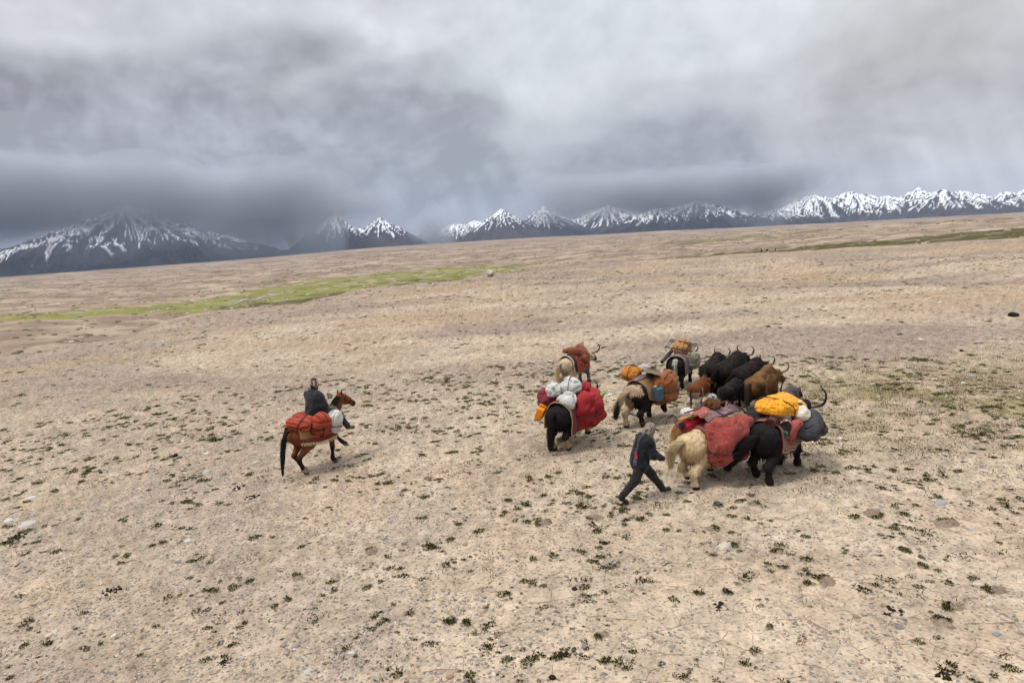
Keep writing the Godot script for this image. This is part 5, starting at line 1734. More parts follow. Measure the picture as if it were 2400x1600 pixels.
	rug("saddle_cloth", "plain brown sacking cloth over the pied yak's rump", "saddle cloth", t, [[-0.4, 0.92, 0.38, 0.45, 0.72, 0.72], [0.1, 0.92, 0.40, 0.42, 0.66, 0.68], [0.50, 0.94, 0.37, 0.37, 0.80, 0.80]], mat(Color(0.21, 0.12, 0.058), 0.95), 13)
	can = jerrycan(0.22, 0.40, 0.30, Color(0.05, 0.105, 0.15), Color(0.65, 0.30, 0.02))
	can.name = numbered("jerrycan")
	add_child(can)
	can.transform = at_on(t, Vector3(0.50, 0.94, 0.20), Vector3(10, 70, 8))
	tag(can, "scuffed blue plastic jerrycan on the pied yak's right flank", "jerrycan")
	pack("printed_sack", "bulging orange-brown sack with red print on the pied yak's right shoulder", "sack", at_on(t, Vector3(0.50, 1.0, -0.30), Vector3(0, 0, -6)), Vector3(0.27, 0.43, 0.38), fabric(M.t_sacking, 1.25), 81, [[0, 0.1], [1, -0.05]], 0.68, 0.06, 0.1)
	pack("orange_bundle", "round orange cloth bundle on the left top of the pied yak's load", "bundle", at_on(t, Vector3(-0.36, 1.42, 0.06)), Vector3(0.25, 0.22, 0.26), mat(Color(0.42, 0.165, 0.03), 0.9), 83, [[0, 0.0, 0.008], [2, 0.03, 0.008]], 0.95, 0.05, 0.0)
	fold = thing("folded_table", "flat grey-brown folded board strapped across the pied yak's load", "board", at_on(t, Vector3(0.16, 1.48, -0.16), Vector3(-4, 28, -14)))
	part(fold, "board", slab(Vector3(0.44, 0.045, 0.96), 7, 0.008), mat(Color(0.155, 0.115, 0.085), 0.85))
	for s in [-1.0, 1.0]: part(fold, "rail", rope([Vector3(s * 0.22, -0.02, 0.48), Vector3(s * 0.22, -0.02, 0), Vector3(s * 0.22, -0.02, -0.48)], 0.016, 4), mat(Color(0.16, 0.17, 0.17), 0.4))
	part(fold, "strap", rope([Vector3(-0.24, 0.0, -0.2), Vector3(0.0, 0.05, -0.1), Vector3(0.25, 0.0, 0.0)], 0.010, 8), M.rope)
	pack("white_bundle", "small whitish bundle behind the orange one on the pied yak", "bundle", at_on(t, Vector3(-0.16, 1.52, -0.32)), Vector3(0.17, 0.12, 0.17), mat(Color(0.36, 0.32, 0.29), 0.92), 85, [], 0.9, 0.06)
	var cords := thing("cord_tangle", "tangle of blue, red and white cords over the pied yak's rump", "cords", t)
	var tints := [Color(0.05, 0.07, 0.19), Color(0.30, 0.05, 0.04), Color(0.42, 0.36, 0.30), Color(0.24, 0.15, 0.08), Color(0.08, 0.06, 0.05)]
	rng.seed = 31
	for i in 16:
		var x := rng.randf_range(-0.30, 0.05)
		part(cords, "cord", rope([Vector3(x + 0.12, 1.40, -0.02), Vector3(x + 0.05, 1.36 - x * x * 0.8, 0.26 + rng.randf() * 0.1), Vector3(x - 0.06 + rng.randf() * 0.1, 1.335 - x * x * 2.0, 0.46 + rng.randf() * 0.12)], 0.012, 8), mat(tints[i % 5], 0.8))

	# far cream yak with the striped blankets
	t = facing(1.98, -21.6, 45.0).scaled_local(Vector3.ONE * 0.79)
	var buff := func(p: Vector3, _n) -> Color:
		if p.z < -0.35 and p.y < 0.8: return Color(0.13, 0.12, 0.115)
		if p.z < -1.2: return Color(0.05, 0.045, 0.045)
		return Color(0.42, 0.33, 0.23) * (1.0 + 0.3 * noise.get_noise_3dv(p * 3.0))
	yak("yak", "buff yak with striped blankets on its back, farthest to the left", t, 0.98, [[0.0, 0.0], [0.0, 0.0], [0.0, 0.0], [0.14, 0.0]], buff, horn, {"cover": 0.5, "skirt": 0.5, "head_y": 1.10, "horn": 1.1, "hairs": 4000, "tail": [Vector3(0, 1.07, 0.85), Vector3(-0.04, 0.98, 0.99), Vector3(-0.08, 0.62, 1.04), Vector3(-0.10, 0.28, 1.02)], "tail_paint": func(_t, _a) -> Color: return Color(0.55, 0.40, 0.22)})
	rug("saddle_rug", "red chequered rug with black and pale bands on the buff yak", "rug", t, [[-0.5, 0.95, 0.37, 0.44, 0.7, 0.7], [0.1, 0.93, 0.38, 0.41, 0.62, 0.62], [0.56, 0.93, 0.37, 0.37, 0.66, 0.66]], fabric(M.t_plaid), 15)
	pack("blanket_bundle", "rear striped blanket bundle on the buff yak", "bundle", at_on(t, Vector3(-0.08, 1.42, 0.18), Vector3(0, 20, 0)), Vector3(0.28, 0.14, 0.17), fabric(M.t_blanket, 3.2), 91, [], 0.85, 0.06)
	pack("blanket_bundle", "front striped blanket bundle hanging down the buff yak's right side", "bundle", at_on(t, Vector3(0.22, 1.30, -0.26), Vector3(0, 10, -48)), Vector3(0.38, 0.13, 0.24), fabric(M.t_blanket, 3.0), 93, [[0, 0.05]], 0.8, 0.06)

	# far yak with the iron bedstead
	t = facing(5.15, -20.6, 30.0).scaled_local(Vector3.ONE * 0.77)
	var dusk := func(p: Vector3, _n) -> Color:
		if p.z > 0.7 and absf(p.x) < 0.1: return Color(0.30, 0.27, 0.23)
		return ink * 1.2
	yak("yak", "black yak carrying an iron frame and a stovepipe", t, 1.0, [[0.0, 0.0], [0.08, 0.0], [-0.05, 0.0], [0.12, 0.0]], dusk, Color(0.06, 0.04, 0.03), {"cover": 0.5, "skirt": 0.6, "hairs": 4000, "horn": 1.0, "tail_paint": func(tt: float, a: float) -> Color: return Color(0.45, 0.41, 0.34) if a < 3.6 else Color(0.025, 0.022, 0.02)})
	rug("saddle_cloth", "worn grey-brown felt over the rump of the yak with the stovepipe", "saddle cloth", t, [[-0.4, 0.92, 0.38, 0.45, 0.7, 0.66], [0.2, 0.92, 0.41, 0.42, 0.66, 0.56], [0.70, 0.94, 0.38, 0.37, 0.66, 0.60]], fabric(M.t_felt), 17)
	var fr := thing("iron_frame", "blackened iron frame of parallel bars lying across the yak's back", "iron frame", at_on(t, Vector3(0.06, 1.60, 0.16), Vector3(24, -12, -8)))
	var iron := mat(Color(0.022, 0.018, 0.017), 0.6)
	for z in [-0.26, -0.20, 0.20, 0.26]: part(fr, "rail", rope([Vector3(-0.56, 0.05 if absf(z) > 0.22 else 0.0, z), Vector3(0, 0.05 if absf(z) > 0.22 else 0.0, z), Vector3(0.56, 0.05 if absf(z) > 0.22 else 0.0, z)], 0.021, 4), iron)
	for x in [-0.54, -0.44, -0.1, 0.3, 0.46, 0.55]: part(fr, "crossbar", rope([Vector3(x, 0.06, -0.28), Vector3(x, 0.03, 0), Vector3(x, 0.06, 0.28)], 0.013, 6), iron)
	for x in [-0.5, 0.5]: part(fr, "hook", rope([Vector3(x, 0, 0.26), Vector3(x * 1.12, -0.06, 0.28), Vector3(x * 1.05, -0.12, 0.28), Vector3(x * 0.95, -0.09, 0.28)], 0.011, 8), iron)
	pack("tan_bundle", "domed tan cloth bundle inside the iron frame", "bundle", at_on(t, Vector3(0.04, 1.52, -0.14), Vector3(16, 0, -6)), Vector3(0.34, 0.26, 0.36), mat(Color(0.33, 0.165, 0.06), 0.9), 101, [[0, 0.1, 0.008]], 0.75, 0.04, 0.0)
	var sp := thing("stovepipe", "dented dark stovepipe slung along the yak's left side", "stovepipe", t)
	part(sp, "pipe", tube([Vector3(-0.62, 1.02, 0.52), Vector3(-0.62, 1.022, 0.515), Vector3(-0.34, 1.42, -0.10), Vector3(-0.14, 1.70, -0.56), Vector3(-0.138, 1.702, -0.563)], [0.05, 0.075, 0.075, 0.075, 0.05], 16), mat(Color(0.055, 0.042, 0.038), 0.55))
	part(sp, "mouth", tube([Vector3(-0.626, 1.012, 0.534), Vector3(-0.624, 1.015, 0.528), Vector3(-0.61, 1.03, 0.50)], [0.02, 0.066, 0.066], 16), mat(Color(0.006, 0.006, 0.006), 0.95))
	pack("white_sack", "dirty white sack on the right of the yak with the stovepipe", "sack", at_on(t, Vector3(0.48, 1.06, -0.04)), Vector3(0.22, 0.29, 0.34), mat(Color(0.24, 0.225, 0.17), 0.9), 103, [], 0.75, 0.06)

	# unloaded yaks and calves
	var soot := func(p: Vector3, _n) -> Color:
		return Color(0.011, 0.009, 0.0085).lerp(Color(0.034, 0.019, 0.014), clampf(noise.get_noise_3dv(p * 2.2) * 1.6, 0.0, 0.8))
	yak("yak", "unloaded black yak with a grey tail tuft, left of the three black yaks", facing(5.82, -19.5, 34.0), 0.80, [[0.1, 0.0], [-0.1, 0.0], [0.0, 0.0], [0.12, 0.0]], soot, horn, {"hump": 0.19, "hairs": 9000, "horn": 0.75, "skirt": 1.1, "head_y": 1.08, "tail_paint": func(tt: float, _a) -> Color: return ink.lerp(Color(0.30, 0.27, 0.24), smoothstep(0.3, 0.6, tt))}, "black yaks walking without loads")
	yak("yak", "unloaded black yak in the middle of the three black yaks", facing(6.18, -19.05, 44.0), 0.86, [[-0.06, 0.0], [0.1, 0.0], [0.1, 0.0], [0.0, 0.0]], soot, horn, {"hump": 0.19, "hairs": 9000, "horn": 0.75, "skirt": 1.1, "head_y": 1.10, "tail": [Vector3(0, 1.07, 0.85), Vector3(-0.05, 0.95, 1.0), Vector3(-0.16, 0.6, 1.06), Vector3(-0.2, 0.25, 1.05)]}, "black yaks walking without loads")
	yak("yak", "unloaded black yak next to the brown one, right of the three black yaks", facing(6.55, -18.6, 52.0), 0.77, [[0.0, 0.0], [0.0, 0.0], [0.0, 0.0], [0.1, 0.0]], soot, horn, {"hump": 0.19, "hairs": 9000, "horn": 0.75, "skirt": 1.1, "head_y": 1.0, "turn": 0.2, "tail": [Vector3(0, 1.07, 0.85), Vector3(-0.1, 0.95, 1.0), Vector3(-0.24, 0.6, 1.06), Vector3(-0.3, 0.25, 1.05)]}, "black yaks walking without loads")
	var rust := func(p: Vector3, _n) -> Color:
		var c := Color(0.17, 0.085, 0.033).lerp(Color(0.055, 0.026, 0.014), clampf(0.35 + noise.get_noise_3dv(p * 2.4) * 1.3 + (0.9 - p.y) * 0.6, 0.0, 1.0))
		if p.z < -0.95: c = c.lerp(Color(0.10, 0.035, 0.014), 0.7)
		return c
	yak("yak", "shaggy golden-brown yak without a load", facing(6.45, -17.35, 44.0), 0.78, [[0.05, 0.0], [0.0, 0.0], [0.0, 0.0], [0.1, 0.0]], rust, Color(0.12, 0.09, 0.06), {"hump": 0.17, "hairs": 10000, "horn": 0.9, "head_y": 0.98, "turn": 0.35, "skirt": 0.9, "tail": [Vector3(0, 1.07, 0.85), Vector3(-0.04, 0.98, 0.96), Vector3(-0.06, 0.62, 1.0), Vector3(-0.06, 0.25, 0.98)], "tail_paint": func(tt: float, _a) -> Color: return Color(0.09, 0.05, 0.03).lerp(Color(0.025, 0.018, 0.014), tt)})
	var calfpaint := func(p: Vector3, _n) -> Color:
		if p.y < 0.62 or (p.z > 0.62 and p.y < 0.9) or (absf(p.z - 0.28) < 0.045 and p.y < 1.05): return Color(0.42, 0.36, 0.29)
		return Color(0.12, 0.036, 0.015)
	yak("yak_calf", "red-brown calf with white legs walking behind the black yaks", facing(4.98, -18.0, 40.0), 0.56, [[-0.1, 0.0], [0.1, 0.0], [0.0, 0.0], [0.1, 0.0]], calfpaint, horn, {"calf": true, "hairs": 2600, "skirt": 0.3, "tail_hairs": 260, "tail_wide": [0.03, 0.04, 0.06, 0.05, 0.02], "tail_paint": func(_t, _a) -> Color: return Color(0.02, 0.016, 0.015)})
	yak("yak_calf", "black calf tucked behind the golden-brown yak's rump", facing(5.72, -17.6, 40.0), 0.56, STAND, jet, horn, {"calf": true, "hairs": 3000, "skirt": 0.5, "tail_hairs": 260})
	yak("yak_calf", "grey-black calf half hidden behind the yellow quilt", facing(6.55, -16.1, 46.0), 0.62, STAND, func(p: Vector3, _n) -> Color: return ink.lerp(Color(0.10, 0.09, 0.085), clampf((p.y - 0.95) * 3.0 + noise.get_noise_3dv(p * 6.0), 0.0, 0.8)), horn, {"calf": true, "hairs": 3000, "skirt": 0.5, "tail_hairs": 260})

	build_walker(facing(2.22, -11.95, 74.0).scaled_local(Vector3.ONE * 0.9))
	build_child(facing(4.02, -13.85, 55.0))

	# the rider
	t = facing(-4.6, -15.0, 32.0).scaled_local(Vector3.ONE * 0.9)
	build_horse(t)
	build_rider(at_on(t, Vector3(0, 0.02, -0.13)))
	rug("saddle_blanket", "ochre saddle blanket with a red border and pale fringe on the bay horse", "saddle blanket", t, [[-0.46, 0.98, 0.27, 0.32, 0.72, 0.72], [0.1, 0.98, 0.30, 0.33, 0.68, 0.70], [0.70, 1.0, 0.285, 0.325, 0.84, 0.84]], fabric(M.t_saddle), 19, 0.0, Color(0.46, 0.38, 0.24))
	pack("striped_bundle", "rear striped orange-red blanket bundle strapped behind the rider", "bundle", at_on(t, Vector3(0.06, 1.33, 0.46), Vector3(14, 12, -12)), Vector3(0.31, 0.11, 0.28), fabric(M.t_stripe, 2.0), 111, [[0, 0.12, 0.014]], 0.58, 0.05, 0.2)
	pack("striped_bundle", "front striped orange-red blanket bundle under the rider's right thigh", "bundle", at_on(t, Vector3(0.34, 1.15, 0.10), Vector3(0, 0, -18)), Vector3(0.13, 0.22, 0.31), fabric(M.t_stripe, 2.0), 113, [[2, 0.04, 0.014], [1, -0.02, 0.012]], 0.6, 0.055, 0.1)
	pack("striped_bundle", "striped blanket bundle on the horse's far side", "bundle", at_on(t, Vector3(-0.34, 1.12, 0.14), Vector3(0, 0, 18)), Vector3(0.17, 0.25, 0.36), fabric(M.t_stripe, 2.2), 115, [[2, 0.06, 0.014]], 0.75, 0.05, 0.1)
	pack("white_sack", "bulging white sack roped in front of the rider's right leg", "sack", at_on(t, Vector3(0.40, 1.14, -0.30), Vector3(0, 0, -10)), Vector3(0.17, 0.26, 0.20), mat(Color(0.50, 0.48, 0.44), 0.85), 117, [[1, -0.06, 0.012]], 0.85, 0.05, 0.05)
	var gb := pack("grey_bag", "grey bag with an orange cord across the horse's withers", "bag", at_on(t, Vector3(0.08, 1.34, -0.42)), Vector3(0.26, 0.13, 0.16), mat(Color(0.085, 0.088, 0.094), 0.9), 119, [], 0.85, 0.05)
	part(gb, "cord", rope([Vector3(0.12, 0.12, 0.10), Vector3(0.18, 0.16, 0.04), Vector3(0.16, 0.10, -0.04), Vector3(0.22, 0.09, 0.06), Vector3(0.14, 0.14, -0.02)], 0.012, 16), mat(Color(0.65, 0.28, 0.01), 0.8))
	var br := thing("bridle", "brown leather bridle with reins on the bay horse's head", "bridle", t)
	var leather := mat(Color(0.06, 0.022, 0.012), 0.7)
	var poll := Vector3(0, 1.60, -0.98)
	var nose := Vector3(0, 1.33, -1.42)
	for q in [[0.2, 0.098, 0.125], [0.66, 0.078, 0.088]]:
		var cp := poll.lerp(nose, q[0])
		var pts := []
		var up := Vector3(0, 0.85, -0.52)
		for i in 17:
			var a := TAU * i / 16.0
			pts.append(cp + Vector3(cos(a) * q[1], 0, 0) + up * sin(a) * q[2])
		var rr := []
		rr.resize(17); rr.fill(0.011)
		part(br, "band", tube(pts, rr, 5), leather)
	for s in [-1.0, 1.0]:
		part(br, "cheek_strap", rope([Vector3(s * 0.09, 1.56, -1.03), Vector3(s * 0.09, 1.45, -1.16), Vector3(s * 0.075, 1.36, -1.28)], 0.011, 6), leather)
		part(br, "rein", rope([Vector3(s * 0.075, 1.34, -1.30), Vector3(s * 0.15, 1.30, -1.0), Vector3(s * 0.17, 1.42, -0.7), Vector3(s * 0.11, 1.48, -0.47)], 0.010, 14), leather)

	# the riders far off beyond the gully
	var far_dark := func(_p, _n) -> Color: return Color(0.02, 0.016, 0.014)
	var fx := facing(152.5, -410.0, 40.0)
	var dist := {"hairs": 60, "tail_hairs": 40, "skirt": 0.5}
	yak("yak", "tiny brown pack animal below the distant rider beyond the green strip", fx, 1.0, STAND, func(_p, _n) -> Color: return Color(0.10, 0.06, 0.045), horn, dist)
	yak("yak", "tiny dark animal in the middle of the distant party", facing(155.6, -409.5, 60.0), 1.0, STAND, far_dark, horn, dist)
	yak("yak", "tiny dark animal ahead of the distant party on the right", facing(160.5, -409.0, 30.0), 1.0, STAND, far_dark, horn, dist)
	var k := {"hip": Vector3(0, 1.36, 0.1), "belly": Vector3(0, 1.55, 0.08), "chest": Vector3(0, 1.76, 0.04), "neck": Vector3(0, 1.92, 0.0), "head": Vector3(0, 2.06, -0.03), "face": Vector3(0, 0, -1), "crown": Vector3.UP,
		"shl": Vector3(-0.19, 1.83, 0.03), "ell": Vector3(-0.26, 1.56, -0.02), "wrl": Vector3(-0.10, 1.46, -0.26), "shr": Vector3(0.19, 1.83, 0.03), "elr": Vector3(0.27, 1.57, -0.02), "wrr": Vector3(0.12, 1.47, -0.27),
		"hpl": Vector3(-0.12, 1.36, 0.04), "knl": Vector3(-0.40, 1.22, -0.3), "anl": Vector3(-0.42, 0.9, -0.3), "tol": Vector3(-0.43, 0.84, -0.42), "hpr": Vector3(0.12, 1.36, 0.04), "knr": Vector3(0.40, 1.22, -0.3), "anr": Vector3(0.42, 0.9, -0.3), "tor": Vector3(0.43, 0.84, -0.42)}
	person("tiny dark rider in the distant party beyond the green strip", fx, k, func(_p, _n) -> Color: return Color(0.012, 0.012, 0.015), Color(0.02, 0.02, 0.02), Color(0.02, 0.02, 0.02))
# ---------------------------------------------------------------- stones, tufts, dung, mist
const STONES := [[-2.02, -81.57, 1.4], [3.07, -9.91, 0.297], [-9.66, -12.65, 0.415], [-10.21, -12.93, 0.220], [-1.77, -11.07, 0.146], [-2.68, -7.46, 0.163], [7.07, -10.92, 0.275], [-2.25, -7.77, 0.106], [-6.53, -8.70, 0.152], [-3.49, -8.52, 0.080], [-7.90, -16.71, 0.216], [-6.26, -15.64, 0.264], [-7.22, -15.15, 0.295], [-9.83, -15.82, 0.226], [-10.67, -14.28, 0.260], [-10.08, -13.48, 0.141], [-12.00, -17.63, 0.182], [12.19, -19.31, 0.273], [11.20, -19.33, 0.174], [11.29, -20.40, 0.209], [13.37, -19.41, 0.224], [9.72, -20.27, 0.208], [12.53, -18.52, 0.238], [15.49, -25.39, 0.323], [21.88, -34.35, 0.304], [21.26, -28.86, 0.183], [10.32, -19.19, 0.222], [13.51, -19.07, 0.123], [5.49, -11.57, 0.153], [5.79, -9.24, 0.099], [5.98, -10.92, 0.130], [1.44, -26.06, 0.232], [3.23, -21.66, 0.250], [3.99, -17.50, 0.294], [3.22, -20.74, 0.186], [2.84, -20.00, 0.257], [2.94, -19.43, 0.175], [2.30, -18.38, 0.118], [0.75, -22.10, 0.254], [7.30, -26.22, 0.133], [-11.31, -22.76, 0.233], [-10.76, -19.55, 0.176], [5.70, -13.00, 0.119], [5.81, -12.98, 0.102], [2.66, -10.84, 0.086], [5.78, -7.91, 0.097], [12.74, -16.73, 0.195], [22.54, -72.17, 0.360], [23.27, -73.04, 0.365], [18.35, -65.32, 0.245], [25.81, -51.26, 0.321], [41.16, -60.92, 0.305], [-0.44, -52.66, 0.330], [-16.19, -76.12, 0.380], [-3.66, -7.83, 0.075], [-1.32, -7.46, 0.102], [-2.51, -10.42, 0.083], [2.03, -9.37, 0.063], [-0.68, -12.23, 0.080]]   # x, z, width; the larger stones one can pick out
const DUNG := [[-6.37, -9.75, 0.260, 1], [-6.08, -14.03, 0.311, 1], [-5.56, -13.44, 0.281, 1], [-9.47, -12.18, 0.320, 1], [0.64, -8.88, 0.102, 0], [0.35, -7.44, 0.153, 1], [0.20, -7.01, 0.106, 0], [4.52, -7.86, 0.214, 1], [21.61, -28.97, 0.404, 0], [2.48, -8.21, 0.222, 1], [4.41, -6.65, 0.156, 1], [-8.65, -16.60, 0.150, 0], [-10.02, -15.71, 0.102, 0], [1.68, -16.16, 0.126, 1], [11.30, -21.41, 0.219, 1], [11.23, -19.49, 0.125, 0], [15.36, -22.88, 0.146, 0], [12.16, -16.66, 0.151, 1], [-1.72, -7.38, 0.050, 0], [-10.44, -14.71, 0.096, 0], [-4.00, -14.26, 0.074, 0]]   # x, z, width, 1 = scatter of pellets
const HUMMOCKS := [[0.35, -11.20, 0.341], [1.25, -11.29, 0.373], [-2.52, -10.49, 0.321], [-0.89, -8.26, 0.190], [-1.00, -8.33, 0.169], [5.78, -10.68, 0.425], [6.74, -10.19, 0.407], [4.09, -8.66, 0.350], [4.98, -7.57, 0.310], [6.12, -8.23, 0.334], [3.87, -8.63, 0.175], [3.04, -10.53, 0.252], [-3.50, -9.79, 0.261], [4.06, -11.43, 0.272], [3.81, -9.65, 0.194], [2.04, -10.94, 0.217], [5.33, -7.87, 0.267], [0.89, -7.77, 0.233], [-1.06, -8.38, 0.227], [2.32, -8.61, 0.139], [2.71, -8.56, 0.173], [-0.24, -12.36, 0.195], [-0.28, -11.77, 0.155], [5.60, -9.40, 0.189], [5.52, -8.89, 0.155], [-11.21, -15.28, 0.357], [-2.12, -22.64, 0.289], [2.97, -27.10, 0.241], [12.75, -19.61, 0.252], [13.00, -25.93, 0.231]]   # x, z, width

func rock_mesh(seed_: int, tone: Color, segs := 12, rings := 7) -> ArrayMesh:
	# a waterworn, broken stone of unit width: planes cut off a ball
	var rng := RandomNumberGenerator.new()
	rng.seed = seed_
	var planes := []
	for i in 9: planes.append([Vector3(rng.randf_range(-1, 1), rng.randf_range(-1, 1), rng.randf_range(-1, 1)).normalized(), rng.randf_range(0.34, 0.47)])
	var mb := MB.new()
	for i in rings + 1:
		var th := PI * i / rings
		for j in segs:
			var ph := TAU * j / segs
			var nn := Vector3(sin(th) * cos(ph), cos(th), sin(th) * sin(ph))
			var r := 0.5
			for p in planes:
				var d: float = nn.dot(p[0])
				if d > 0.05: r = minf(r, p[1] / d)
			var c := tone * (1.0 + 0.16 * noise.get_noise_3dv(nn * 2.5 + Vector3.ONE * seed_))
			c.a = 1.0
			mb.add(nn * r * Vector3(1, 0.62, 0.8), nn, c)
	for i in rings:
		for j in segs:
			var k := (j + 1) % segs
			mb.quad(i * segs + j, (i + 1) * segs + j, (i + 1) * segs + k, i * segs + k)
	mb.smooth()
	var f := mb.flat()
	for i in f.n.size(): f.n[i] = (f.n[i] * 0.7 + mb.n[mb.idx[i]] * 0.3).normalized()
	return f.mesh(M.stone)

func tuft_mesh(seed_: int, blades: int, r: float, h: float, cols: Array, lean := 0.6) -> ArrayMesh:
	var rng := RandomNumberGenerator.new()
	rng.seed = seed_
	var mb := MB.new()
	var off := [Vector3.ZERO, Vector3(r * rng.randf_range(0.4, 0.9), 0, r * rng.randf_range(-0.6, 0.6)), Vector3(-r * rng.randf_range(0.2, 0.8), 0, r * rng.randf_range(-0.7, 0.7))]
	for i in blades:
		var o: Vector3 = off[i % 3]
		var a := rng.randf() * TAU
		var q := sqrt(rng.randf())
		var p := o + Vector3(cos(a), 0, sin(a)) * q * r * 0.75
		var d := Vector3(cos(a) * q * lean * 1.4 + rng.randf_range(-0.35, 0.35), 1.0, sin(a) * q * lean * 1.4 + rng.randf_range(-0.35, 0.35)).normalized()
		var c: Color = cols[rng.randi() % cols.size()] * rng.randf_range(0.7, 1.35)
		c.a = 1.0
		var n := Vector3(cos(a), 0.9, sin(a)).normalized()
		var side := d.cross(n).normalized() * rng.randf_range(0.004, 0.007)
		var hh := h * rng.randf_range(0.5, 1.2)
		var m := p + d * hh * 0.55
		var e := p + (d + Vector3(d.x, -0.35, d.z)).normalized() * hh
		var b := mb.add(p - side - Vector3(0, 0.01, 0), n, c)
		mb.add(p + side - Vector3(0, 0.01, 0), n, c); mb.add(m - side, n, c); mb.add(m + side, n, c); mb.add(e, n, c)
		mb.quad(b, b + 2, b + 3, b + 1); mb.tri(b + 2, b + 4, b + 3)
	return mb.mesh(M.grass)

func scatter(called: String, label: String, mesh: Mesh, places: Array, tinted := false) -> void:
	var mm := MultiMesh.new()
	mm.transform_format = MultiMesh.TRANSFORM_3D
	mm.use_colors = tinted
	mm.mesh = mesh
	mm.instance_count = places.size()
	for i in places.size():
		mm.set_instance_transform(i, places[i][0])
		if tinted: mm.set_instance_color(i, places[i][1])
	var o := MultiMeshInstance3D.new()
	o.name = numbered(called)
	o.multimesh = mm
	add_child(o)
	tag(o, label, "", "", "stuff")

func laid(x: float, z: float, turn: float, s: Vector3, sink := 0.0, tilt := 0.0) -> Transform3D:
	var b := Basis(Vector3.UP, turn) * Basis(Vector3.RIGHT, tilt)
	return Transform3D(b * Basis.from_scale(s), Vector3(x, ground_h(x, z) - sink, z))

func in_frame(x: float, z: float) -> bool:
	return z < -5.8 and absf(x / z) < 0.86

